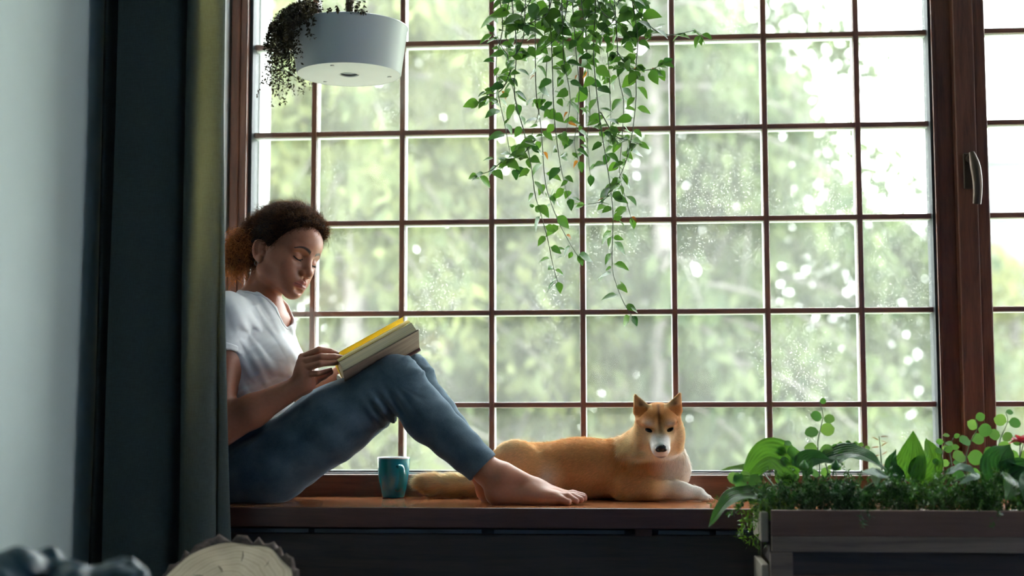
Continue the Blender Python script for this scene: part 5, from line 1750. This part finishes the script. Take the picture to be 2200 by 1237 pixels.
# ---- dry trailing plant in the hanging planter
M['trail'] = leaf_mat('dusky_trailing_leaf', (0.022, 0.016, 0.012, 1), (0.065, 0.060, 0.022, 1), 0.35, nscale=60)
M['trail_stem'] = plain('dry_stem', (0.05, 0.03, 0.022), 0.8)
tp = thing('trailing_plant', 'dusky small leaved plant spilling over the white hanging planter', 'plant', tuple(pb + Vector((-0.1, 0, PT))))
rt_ = np.random.default_rng(9)
strs, LV, LF, k0 = [], [], [], 0
lm = np.array([[0, 0, 0], [0.5, 0.26, 0.08], [1, 0, 0], [0.5, -0.26, 0.08]])
for i in range(260):
    a = rt_.uniform(2.15, 4.35) if i > 30 else rt_.uniform(1.4, 5.2)
    rim = pb + Vector((0.146 * math.cos(a), 0.146 * math.sin(a), PT + 0.004))
    st0 = pb + Vector((0.09 * math.cos(a) - 0.02, 0.09 * math.sin(a), PT - 0.012))
    outv = Vector((math.cos(a), math.sin(a), 0))
    rise = rt_.uniform(0.008, 0.045); ov = rt_.uniform(0.008, 0.068)
    drop = rt_.uniform(0.02, 0.10) if rt_.random() < 0.62 else rt_.uniform(0.10, 0.225)
    if i <= 30: drop, ov = rt_.uniform(0.0, 0.02), rt_.uniform(0.0, 0.012)
    left = max(0.0, -math.cos(a)); drop *= 0.15 + 0.85 * left ** 1.6
    hangp = rim + outv * ov
    pts = [st0, (st0 + rim) / 2 + Vector((0, 0, rise)), rim + outv * ov * 0.5 + Vector((0, 0, rise * 0.7)), hangp + Vector((0, 0, -drop * 0.4)),
           hangp + Vector((rt_.normal() * 0.012, rt_.normal() * 0.012, -drop))]
    P = smooth_path([tuple(p) for p in pts], 16); strs.append(P)
    ln = np.linalg.norm(np.diff(P, axis=0), axis=1).sum()
    for _ in range(int(ln / 0.0032)):
        u = rt_.uniform(0.1, 1) * 14.99; j = int(u); q = P[j] + (P[j + 1] - P[j]) * (u - j)
        d = rt_.normal(size=3) + np.array([0, 0, -0.5]); d /= np.linalg.norm(d); w = np.cross(d, rt_.normal(size=3)); w /= np.linalg.norm(w); nn2 = np.cross(d, w)
        s_ = rt_.uniform(0.006, 0.011)
        LV.append(q + s_ * (lm[:, :1] * d + lm[:, 1:2] * w + lm[:, 2:] * nn2)); LF.append(np.arange(4) + k0); k0 += 4
V, F = strand_tubes(np.array(strs), 0.0008)
link('stem', mesh_np('stem', V, F), M['trail_stem'], tp)['kind'] = 'stuff'
link('foliage', mesh_np('foliage', np.concatenate(LV), np.array(LF)), M['trail'], tp)['kind'] = 'stuff'

# ================================================================== greenery of the planter crate
M['hosta'] = leaf_mat('broad_leaf', (0.030, 0.11, 0.022, 1), (0.10, 0.25, 0.040, 1), 0.42, 0.32, True, nscale=12)
M['hosta_dark'] = leaf_mat('broad_dark_leaf', (0.012, 0.065, 0.022, 1), (0.035, 0.13, 0.035, 1), 0.3, 0.28, True, nscale=12)
M['pale_leaf'] = leaf_mat('silvery_leaf', (0.16, 0.28, 0.22, 1), (0.30, 0.42, 0.34, 1), 0.3, 0.35, True)
M['euca'] = leaf_mat('round_grey_green_leaf', (0.04, 0.15, 0.05, 1), (0.14, 0.28, 0.10, 1), 0.38, 0.45)
M['fern'] = leaf_mat('feathery_leaf', (0.010, 0.055, 0.020, 1), (0.05, 0.14, 0.03, 1), 0.35, nscale=40)
M['fern_light'] = leaf_mat('feathery_light_leaf', (0.06, 0.16, 0.025, 1), (0.14, 0.26, 0.04, 1), 0.4, nscale=40)
M['pstem'] = plain('green_stem', (0.07, 0.14, 0.05), 0.5)
M['petal'] = leaf_mat('pink_petal', (0.30, 0.02, 0.08, 1), (0.50, 0.05, 0.14, 1), 0.4)


def broad_leaf(base, mid, tip, width, nrm, mat, parent, ruffle=0.06, veins=5, fold=0.18, nl=24, nw=14):
    """large veined leaf through base, mid and tip"""
    P = smooth_path([base, mid, tip], nl + 1)
    vs, fs, vein = [], [], []
    nrm = Vector(nrm)
    for i in range(nl + 1):
        t = i / nl
        d = Vector(P[min(i + 1, nl)] - P[max(i - 1, 0)]).normalized()
        n_ = (nrm - d * nrm.dot(d)).normalized(); y = n_.cross(d)
        w = width * (math.sin(math.pi * min(1, t * 0.96 + 0.04) ** 0.62) ** 0.85) * (1 - 0.1 * t) if i < nl else 0.0008
        for j in range(-nw, nw + 1):
            s_ = j / nw; a = abs(s_)
            z = fold * w * a + ruffle * width * math.sin(t * 17 + (2 if j > 0 else 0)) * a ** 2
            z += 0.0016 * math.cos((a * 1.0 - t * 0.25) * veins * 2 * math.pi) * (1 - t) * (a > 0.02)
            vn_ = math.cos((a - t * 0.25) * veins * 2 * math.pi); vein.append(0.5 if a < 0.02 else 1.0 - 0.42 * max(0, vn_) ** 6)
            vs.append(Vector(P[i]) + y * (w * s_) + n_ * z - d * (0.16 * w * a * a))
    K = 2 * nw + 1
    for i in range(nl):
        for j in range(K - 1): fs.append((i * K + j, i * K + j + 1, (i + 1) * K + j + 1, (i + 1) * K + j))
    me_ = mesh_np('leaf', vs, fs); vcol(me_, np.repeat(np.array(vein)[:, None], 3, 1), 'Vein')
    return link('leaf', me_, mat, parent)


def stalk(a, b, parent, r=0.0022, sag=0.02):
    a, b = Vector(a), Vector(b)
    _b = BM(); _b.tube([a, (a * 0.6 + b * 0.4) + Vector((0, 0, sag)), b], [r, r * 0.9, r * 0.7], 7); _b.build('stem', M['pstem'], parent, smooth=True)


SZ = 0.488
# each entry: name, label, leaves [(base px, mid px, tip px, width, normal, material, Y)]
def broad_plant(label, root, leaves):
    t = thing('broad_leaf_plant', label, 'plant', root)
    for (b, m, e, w, nr, mt, Y) in leaves:
        B, Mm, E = [tuple(at(q[0], q[1], (Y[k] if isinstance(Y, tuple) else Y))) for k, q in enumerate((b, m, e))]
        stalk((root[0] + rl.uniform(-0.02, 0.02), root[1] + rl.uniform(-0.01, 0.01), SZ - 0.01), B, t)
        broad_leaf(B, Mm, E, w, nr, M[mt], t)
    return t


broad_plant('bright veined broad leaf plant at the left end of the planter', (at(1690, 1090, -0.60)[0], -0.60, SZ - 0.004), [
    ((1712, 1022), (1650, 982), (1588, 1040), 0.052, (0.1, -0.85, 0.45), 'hosta', (-0.60, -0.61, -0.64)),
    ((1640, 1015), (1600, 1004), (1545, 1010), 0.016, (0.0, -0.45, 0.8), 'hosta', (-0.56, -0.55, -0.54)),
    ((1640, 1060), (1572, 1070), (1521, 1133), 0.030, (-0.55, -0.65, 0.4), 'hosta', (-0.66, -0.71, -0.74))])
broad_plant('dark broad leaf plant with a leaf arching level over the planter', (at(1800, 1090, -0.60)[0], -0.62, SZ - 0.004), [
    ((1770, 985), (1840, 975), (1905, 1008), 0.036, (0.15, -0.55, 0.75), 'hosta_dark', (-0.60, -0.62, -0.66)),
    ((1720, 1010), (1745, 985), (1790, 990), 0.030, (-0.1, -0.75, 0.5), 'hosta_dark', (-0.62, -0.63, -0.63)),
    ((1900, 1020), (1880, 1018), (1852, 1013), 0.022, (0.0, -0.6, 0.8), 'pale_leaf', (-0.69, -0.71, -0.73)),
    ((1905, 1022), (1885, 1024), (1882, 1045), 0.018, (-0.2, -0.7, 0.7), 'pale_leaf', (-0.69, -0.71, -0.73))])
broad_plant('plant with one tall upright green leaf beside the dark post', (at(1945, 1090, -0.60)[0], -0.60, SZ - 0.004), [
    ((1942, 1030), (1958, 985), (1962, 925), 0.042, (-0.25, -0.93, 0.25), 'hosta', (-0.60, -0.60, -0.585)),
    ((1965, 1030), (2000, 985), (1990, 940), 0.036, (0.3, -0.9, 0.25), 'hosta', (-0.60, -0.59, -0.57)),
    ((1935, 1035), (1915, 1000), (1925, 965), 0.020, (-0.4, -0.8, 0.3), 'hosta_dark', (-0.61, -0.60, -0.59)),
    ((2035, 1015), (2070, 1005), (2100, 1020), 0.018, (0.0, -0.6, 0.8), 'pale_leaf', (-0.66, -0.69, -0.71)),
    ((2080, 1020), (2092, 1024), (2058, 1040), 0.014, (0.0, -0.6, 0.8), 'pale_leaf', (-0.67, -0.70, -0.72))])
broad_plant('large dark leaved plant at the right edge of the picture', (at(2150, 1090, -0.60)[0], -0.61, SZ - 0.004), [
    ((2160, 1035), (2150, 990), (2170, 955), 0.052, (-0.05, -0.9, 0.3), 'hosta_dark', (-0.62, -0.62, -0.60)),
    ((2150, 1040), (2190, 1010), (2230, 1000), 0.040, (0.2, -0.8, 0.5), 'hosta_dark', (-0.62, -0.63, -0.62)),
    ((2180, 1030), (2175, 1045), (2160, 1075), 0.030, (0.1, -0.85, 0.4), 'hosta', (-0.68, -0.71, -0.74)),
    ((2220, 1030), (2205, 1045), (2200, 1075), 0.026, (0.2, -0.85, 0.4), 'hosta_dark', (-0.69, -0.71, -0.74))])

eu = leaf_shape('round_leaf', 0.036, 0.0165, 0.10, 0.10, seed=8, round_=True, stalk=0.06); eu.materials.append(M['euca'])


def sprig(label, pts, sizes, Y, name='eucalyptus_sprig', me=eu, group=None):
    root = at(pts[0][0], pts[0][1], Y); t = thing(name, label, 'plant', tuple(root))
    W = [at(x, y, Y + 0.006 * math.sin(i)) for i, (x, y) in enumerate(pts)]
    P = smooth_path(W, 24)
    _b = BM(); _b.tube([Vector(p) for p in P], [0.0016 - 0.0009 * k / 23 for k in range(24)], 6); _b.build('stem', M['pstem'], t, smooth=True)
    n_ = len(sizes)
    for i, s_ in enumerate(sizes):
        u = 0.12 + 0.88 * i / max(1, n_ - 1); p = P[min(23, int(u * 23))]
        for sg in ((-1, 1) if i < n_ - 1 else (1,)):
            d = Vector((sg * rl.uniform(0.5, 1.0), rl.uniform(-0.6, 0.2), rl.uniform(-0.15, 0.5)))
            put_leaf(me, p, d, (rl.uniform(-0.5, 0.5), -rl.uniform(0.6, 1), rl.uniform(0.0, 0.6)), t, s_ * rl.uniform(0.85, 1.1))
    return t


sprig('tall round leaved sprig rising against the window', [(1762, 1040), (1760, 990), (1757, 950), (1764, 915), (1768, 890), (1760, 862)], [0.75, 0.95, 0.95, 0.8, 0.45], -0.585)
sprig('round leaved sprig hanging over the left end of the planter', [(1640, 1080), (1610, 1045), (1590, 1030), (1575, 1022)], [0.9, 0.95, 0.85, 0.6], -0.66)
sprig('round leaved sprig left of the tall one', [(1700, 1040), (1695, 1000), (1690, 975), (1684, 955)], [0.6, 0.75, 0.7, 0.5], -0.60)
sprig('round leaved sprig in front of the right window post', [(2080, 1040), (2075, 990), (2085, 950), (2100, 920), (2095, 900)], [0.9, 1.0, 0.95, 0.9, 0.6], -0.60)
sprig('round leaved sprig against the right hand window', [(2130, 1040), (2140, 980), (2150, 940), (2165, 905), (2160, 885)], [0.8, 0.9, 0.85, 0.8, 0.5], -0.58)
sprig('round leaved sprig at the far right edge', [(2180, 1040), (2190, 990), (2200, 950), (2215, 915)], [0.8, 0.85, 0.8, 0.6], -0.57)
sm = leaf_shape('small_leaf', 0.017, 0.0062, 0.15, 0.15, seed=9, round_=True); sm.materials.append(M['euca'])
sprig('thin arching sprig with a row of small leaves', [(1790, 1020), (1796, 975), (1812, 956), (1835, 952), (1856, 960)], [0.9, 1.0, 1.0, 1.0, 1.0, 0.9, 0.8], -0.59, 'small_leaved_sprig', sm)
sprig('small leaved sprig just left of the dark post', [(2010, 1040), (2020, 990), (2030, 955), (2024, 935)], [1.3, 1.4, 1.3, 1.2, 0.9], -0.59, 'small_leaved_sprig', sm)
sprig('small leaved sprig between the upright leaf and the post', [(2050, 1040), (2045, 1000), (2040, 965), (2048, 940)], [1.3, 1.4, 1.2, 1.0], -0.57, 'small_leaved_sprig', sm)
sp = leaf_shape('needle_leaf', 0.022, 0.0014, 0.3, 0.1, seed=10); sp.materials.append(M['brown_leaf'])
sprig('spiky brownish sprig left of the upright leaf', [(1895, 1010), (1892, 975), (1890, 950), (1888, 938)], [0.8, 0.9, 1.0, 1.0, 1.0], -0.58, 'spiky_sprig', sp)
# buds
for (x, y, Y, lb) in ((1727, 1002, -0.68, 'small pale green bud low in the planter'), (1795, 1002, -0.69, 'small pale green bud under the level dark leaf')):
    c = Vector(at(x, y, Y)); t = thing('flower_bud', lb, 'bud', tuple(c))
    b_ = Sdf(); b_.ell(c, (0.010, 0.009, 0.009), 0.004); b_.cone(c + Vector((0, 0, 0.006)), 0.006, c + Vector((0.001, 0, 0.012)), 0.003, 0.004)
    v, f = b_.mesh(0.0016); link('bud', mesh_np('bud', v, f), M['euca'], t)
    stalk((c.x + 0.01, c.y + 0.03, SZ), c + Vector((0, 0, -0.008)), t, 0.0015)
# pink flower at the right edge
fc = Vector(at(2192, 950, -0.60)); fl = thing('pink_flower', 'deep pink flower at the right edge of the planter', 'flower', tuple(fc))
pm = leaf_shape('petal', 0.026, 0.008, 0.3, 0.3, seed=12, round_=True); pm.materials.append(M['petal'])
for k in range(22):
    a = k * 2.4; e = 0.1 + 0.05 * k
    put_leaf(pm, fc, (math.cos(a) * math.cos(e), math.sin(a) * math.cos(e), math.sin(e) * 0.8), (0, -0.2, 1), fl, 0.8 + 0.3 * rl.random(), 'petal')
stalk((fc.x - 0.01, fc.y, SZ - 0.005), fc, fl, 0.002)

# feathery filling: soft fronds, each plant one thing with joined foliage
def feathery(label, root, fronds, seed, mat, leafl=0.010, dens=0.0022):
    r = np.random.default_rng(seed); t = thing('feathery_fern', label, 'plant', tuple(root))
    S, LV, LF, k = [], [], [], 0
    lm_ = np.array([[0, 0, 0], [0.45, 0.13, 0.0], [1, 0, 0.0], [0.45, -0.13, 0.0]])
    for (a, m, b) in fronds:
        P = smooth_path([a, m, b], 14); S.append(P)
        ln = np.linalg.norm(np.diff(P, axis=0), axis=1).sum()
        for _ in range(int(ln / dens)):
            u = r.uniform(0.15, 1) * 12.99; j = int(u); q = P[j] + (P[j + 1] - P[j]) * (u - j)
            d = (P[j + 1] - P[j]); d = d / np.linalg.norm(d) * 0.8 + r.normal(size=3) * 0.75; d /= np.linalg.norm(d)
            w = np.cross(d, r.normal(size=3)); w /= np.linalg.norm(w); s_ = leafl * r.uniform(0.6, 1.3)
            LV.append(q + s_ * (lm_[:, :1] * d + lm_[:, 1:2] * w)); LF.append(np.arange(4) + k); k += 4
    V, F = strand_tubes(np.array(S), 0.0009)
    link('stem', mesh_np('stem', V, F), M['pstem'], t)['kind'] = 'stuff'
    link('foliage', mesh_np('foliage', np.concatenate(LV), np.array(LF)), M[mat], t)['kind'] = 'stuff'


rf_ = np.random.default_rng(4)


def fan(x0, y0, Y, n, spread, up, out, drop):
    fr = []
    for _ in range(n):
        X = at(x0 + rf_.uniform(-spread, spread), y0, Y)
        a = np.array([X[0], Y + rf_.uniform(-0.06, 0.06), SZ - 0.005])
        dx = rf_.normal() * out; dyv = -abs(rf_.normal()) * 0.05 + 0.02
        m = a + np.array([dx * 0.5, dyv * 0.5, up * rf_.uniform(0.6, 1.1)])
        fr.append((a, m, m + np.array([dx * 0.6, dyv * 0.6, rf_.uniform(-drop, up * 0.5)])))
    return fr


lf = []
for _ in range(34):
    a = np.array(at(1670 + rf_.uniform(-20, 50), 1080, -0.65)); a[1] = rf_.uniform(-0.70, -0.55); a[2] = SZ - 0.004
    m = a + np.array([-rf_.uniform(0.0, 0.055), -rf_.uniform(0.0, 0.04), rf_.uniform(0.01, 0.055)])
    e = m + np.array([-rf_.uniform(0.0, 0.05), -rf_.uniform(0.0, 0.03), rf_.uniform(-0.11, 0.0)]); lf.append((a, m, e))
feathery('light feathery fern spilling over the left end of the planter', at(1670, 1090, -0.62) * np.array([1, 1, 0]) + np.array([0, 0, SZ - 0.006]), lf, 31, 'fern_light', 0.012)
for i, (x, lb) in enumerate(((1690, 'dark feathery fern at the left end of the planter box'), (1790, 'dark feathery fern second from the left in the planter'),
                             (1890, 'dark feathery fern under the pale leaves'), (1990, 'dark feathery fern under the tall upright leaf'),
                             (2090, 'dark feathery fern in front of the window post'), (2190, 'dark feathery fern at the right edge of the planter'))):
    feathery(lb, at(x, 1090, -0.62) * np.array([1, 1, 0]) + np.array([0, 0, SZ - 0.006]), fan(x, 1080, -0.63, 78, 62, 0.078, 0.035, 0.06), 60 + i, 'fern', 0.011)
# ================================================================== crumpled seat in the foreground
bb = Sdf()
BBY = -1.72
bc = at(150, 1262, BBY)
r_ = np.random.default_rng(3)
bb.cone((bc[0] - 0.02, BBY, 0.16), 0.16, (bc[0] - 0.02, BBY, 0.20), 0.15, 0.06, ((0, 0, 1), 0.95))
for (x, y, dy, r) in ((70, 1222, 0.0, 0.036), (110, 1206, 0.03, 0.030), (30, 1215, -0.02, 0.034), (175, 1225, 0.0, 0.030), (205, 1216, 0.04, 0.018), (262, 1212, 0.02, 0.026), (292, 1226, -0.02, 0.024), (230, 1235, -0.03, 0.03), (150, 1240, -0.05, 0.03), (0, 1240, -0.04, 0.04)):
    p = at(x, y + 20, BBY + dy)
    bb.cone(p, r, np.array([p[0] * 0.6 + (bc[0] - 0.02) * 0.4, p[1], 0.24]), 0.09, 0.035)
_lo, _hi = bb.bounds()


def crumple(X, Y, Z):
    up = np.clip((Z - 0.2) * 6, 0.2, 1)
    a = vnoise((X, Y, Z), 34, 91, 2); b = vnoise((X + 0.03 * a, Y, Z), 75, 92, 2)
    return -(0.016 * np.abs(a) + 0.007 * np.abs(b)) * up + 0.008


bb.warp(crumple, _lo, _hi)
bb.cut((0, 0, 0.001), (0, 0, -1), 0.01)
v, f = bb.mesh(0.0065)
t_ = NT('dark_teal_leather')
vv_ = t_.coords(); ff_ = t_.noise(vv_, 30, 4)
t_.l(t_.ramp(ff_, [(0.3, (0.010, 0.030, 0.042, 1)), (0.7, (0.022, 0.055, 0.072, 1))]), t_.p.inputs['Base Color'])
t_.set(Roughness=0.32, Coat_Weight=0.2); t_.bump(t_.noise(vv_, 160, 3), 0.15, 0.001)
M['leather'] = t_.m
bbt = thing('bean_bag', 'crumpled dark teal leather bean bag in the lower left corner', 'bean bag', (bc[0] - 0.02, BBY, 0))
link('cover', mesh_np('cover', v, f), M['leather'], bbt)
# ================================================================== outdoors
GZ = -1.3
M['ground'] = plain('pale_lawn_and_path', (0.26, 0.29, 0.19), 0.9, 0.3, 0.35)
M['trunk'] = plain('grey_bark', (0.16, 0.145, 0.135), 0.9, 0.3, 12, 0.4)
struct(BM().box(-45, 45, 0.2, 95, GZ - 0.2, GZ).build('outdoor_ground', M['ground']), 'lawn and path outside the window')


def tree_mat():
    t = NT('outdoor_foliage')
    a = t.n('ShaderNodeAttribute', attribute_name='Col')
    t.l(a.outputs['Color'], t.p.inputs['Base Color']); t.set(Roughness=0.7, Specular_IOR_Level=0.2)
    tr = t.n('ShaderNodeBsdfTranslucent'); t.l(a.outputs['Color'], tr.inputs['Color'])
    ms = t.n('ShaderNodeMixShader'); ms.inputs['Fac'].default_value = 0.45
    t.l(t.p.outputs['BSDF'], ms.inputs[1]); t.l(tr.outputs['BSDF'], ms.inputs[2]); t.l(ms.outputs['Shader'], t.out.inputs['Surface'])
    return t.m


M['tree_leaf'] = tree_mat()


def tree(label, px, dist, height, spread, ncl, seed, low=0.5, col=((0.10, 0.15, 0.07), (0.24, 0.28, 0.11)), droop=0.6, lean=0.0):
    """tree with drooping boughs standing dist metres beyond the window, in the direction of photo column px"""
    r = np.random.default_rng(seed)
    b = at(px, 800, dist); base = np.array([b[0], dist, GZ])
    t = thing('tree', label, 'tree', tuple(base), 'trees outside the window')
    H_ = height
    tk = BM(); tr0 = 0.02 * height + 0.05
    tk.tube([base + np.array([lean * q * H_ + 0.05 * math.sin(q * 7 + seed), 0, q * H_]) for q in np.linspace(0, 1, 9)], [tr0 * (1.0 - 0.92 * q) for q in np.linspace(0, 1, 9)], 10)
    tk.build('trunk', M['trunk'], t, smooth=True)
    V, F, C, S, k = [], [], [], [], 0
    nb = int(26 + height * 5)
    c0, c1 = np.array(col[0]), np.array(col[1])
    for i in range(nb):
        h = low + (H_ - low) * (i + r.random()) / nb
        a = r.uniform(0, 2 * math.pi); q = (h - low) / (H_ - low)
        ln = spread * (1 - 0.5 * q) * r.uniform(0.65, 1.1) * (0.5 + 0.5 * min(1, q * 5 + 0.4))
        s0 = base + np.array([lean * h, 0, h]); dv_ = np.array([math.cos(a), math.sin(a), 0])
        P = np.array([s0 + dv_ * ln * u + np.array([0, 0, ln * (0.18 * u - droop * u * u)]) for u in np.linspace(0, 1, 8)])
        S.append(P)
        n = int(ncl / nb * (0.5 + ln / spread))
        u = r.random(n) ** 0.75 * 6.99; j = u.astype(int); p = P[j] + (P[j + 1] - P[j]) * (u - j)[:, None]
        hang = r.random(n) ** 1.5 * 0.45 * (0.4 + ln / spread)
        p = p + np.stack([r.normal(size=n) * 0.12, r.normal(size=n) * 0.12, -hang], 1)
        d = r.normal(size=(n, 3)) * 0.5 + np.array([0, 0, -0.9]); d /= np.linalg.norm(d, axis=1, keepdims=True)
        w = np.cross(d, r.normal(size=(n, 3))); w /= np.linalg.norm(w, axis=1, keepdims=True)
        L_ = r.uniform(0.10, 0.24, n)[:, None]; W_ = r.uniform(0.025, 0.06, n)[:, None]
        V.append(np.stack([p, p + d * L_ * 0.5 + w * W_, p + d * L_, p + d * L_ * 0.5 - w * W_], 1).reshape(-1, 3))
        F.append((np.arange(n)[:, None] * 4 + np.arange(4)[None]) + k); k += 4 * n
        mixv = np.clip(r.normal(0.5, 0.28, n) + 0.15 * math.sin(i), 0, 1)[:, None]
        C.append(np.repeat(c0 + (c1 - c0) * mixv, 4, axis=0))
    sv_, sf_ = strand_tubes(np.array(S), 0.012 + 0.002 * height)
    link('branches', mesh_np('branches', sv_, sf_), M['trunk'], t)['kind'] = 'stuff'
    me = mesh_np('foliage', np.concatenate(V), np.concatenate(F)); vcol(me, np.concatenate(C))
    link('foliage', me, M['tree_leaf'], t)['kind'] = 'stuff'
    return t


DK = ((0.050, 0.075, 0.038), (0.135, 0.165, 0.075)); LT = ((0.10, 0.115, 0.038), (0.22, 0.235, 0.078)); MD = ((0.07, 0.094, 0.040), (0.18, 0.20, 0.080))
tree('yellow green tree behind the leftmost window panes', 590, 8.0, 6.4, 2.3, 7800, 1, 0.3, LT)
tree('tree with a grey trunk seen beside the head of the reader', 772, 7.0, 5.9, 2.2, 5700, 2, 1.6, MD)
tree('tall green tree behind the raised knees', 980, 11.0, 7.7, 3.0, 9000, 3, 0.3, LT)
tree('green tree behind the hanging vine', 1190, 9.0, 6.8, 2.7, 8400, 4, 0.2, MD)
tree('dense green tree behind the dog', 1420, 8.0, 6.4, 2.6, 9000, 5, 0.2, DK)
tree('drooping tree behind the panes left of the dark post', 1640, 9.5, 6.1, 2.4, 6900, 6, 0.2, DK, 0.75)
tree('low bushy tree seen just left of the dark window post', 1880, 11.0, 4.3, 2.3, 6000, 7, 0.2, DK, 0.5)
tree('pale tree seen through the opening sash', 2180, 13.0, 4.0, 2.4, 5400, 8, 0.2, LT, 0.5)
tree('far tree filling the gap behind the knees', 860, 19.0, 11.3, 4.6, 9000, 9, 0.3, MD)
tree('far tree filling the gap behind the vine', 1330, 20.0, 11.6, 4.8, 9000, 10, 0.3, LT)
tree('far pale tree behind the panes above the dog', 1560, 23.0, 13.0, 4.6, 7500, 11, 0.3, MD)
tree('far tree behind the leftmost panes', 560, 18.0, 10.8, 4.5, 7500, 12, 0.3, MD)

M['plaster'] = plain('pale_plaster', (0.115, 0.12, 0.122), 0.8, 0.05, 2)
M['roof'] = plain('grey_roof', (0.085, 0.095, 0.10), 0.7)
M['far_glass'] = plain('far_window_glass', (0.07, 0.08, 0.09), 0.4)
BY = 62.0
bx0 = at(2080, 500, BY)[0]; bz1 = at(2150, 345, BY)[2]
bd = thing('building', 'pale building with rows of windows seen through the opening sash', 'building', (bx0 + 9, BY, GZ))
BM().box(bx0, bx0 + 18, BY, BY + 9, GZ, bz1).build('wall', M['plaster'], bd)
_r = BM()
for (x, y, z) in ((bx0 - 0.4, BY - 0.4, bz1), (bx0 + 18.4, BY - 0.4, bz1), (bx0 + 18.4, BY + 9.4, bz1), (bx0 - 0.4, BY + 9.4, bz1), (bx0 + 1.5, BY + 4.5, bz1 + 1.2), (bx0 + 16.5, BY + 4.5, bz1 + 1.2)):
    _r.b.verts.new((x, y, z))
_r.b.verts.ensure_lookup_table(); _v = list(_r.b.verts)
for q in ((0, 1, 5, 4), (1, 2, 5), (2, 3, 4, 5), (3, 0, 4), (3, 2, 1, 0)): _r.b.faces.new([_v[i] for i in q])
_r.build('roof', M['roof'], bd)
for j in range(4):
    for i in range(9):
        x = bx0 + 1.0 + i * 1.9; z = bz1 - 1.7 - j * 2.3
        if z - 0.6 < GZ: continue
        wb = BM().box(x, x + 0.8, BY - 0.06, BY, z - 1.1, z, 0).build('window', M['far_glass'], bd)
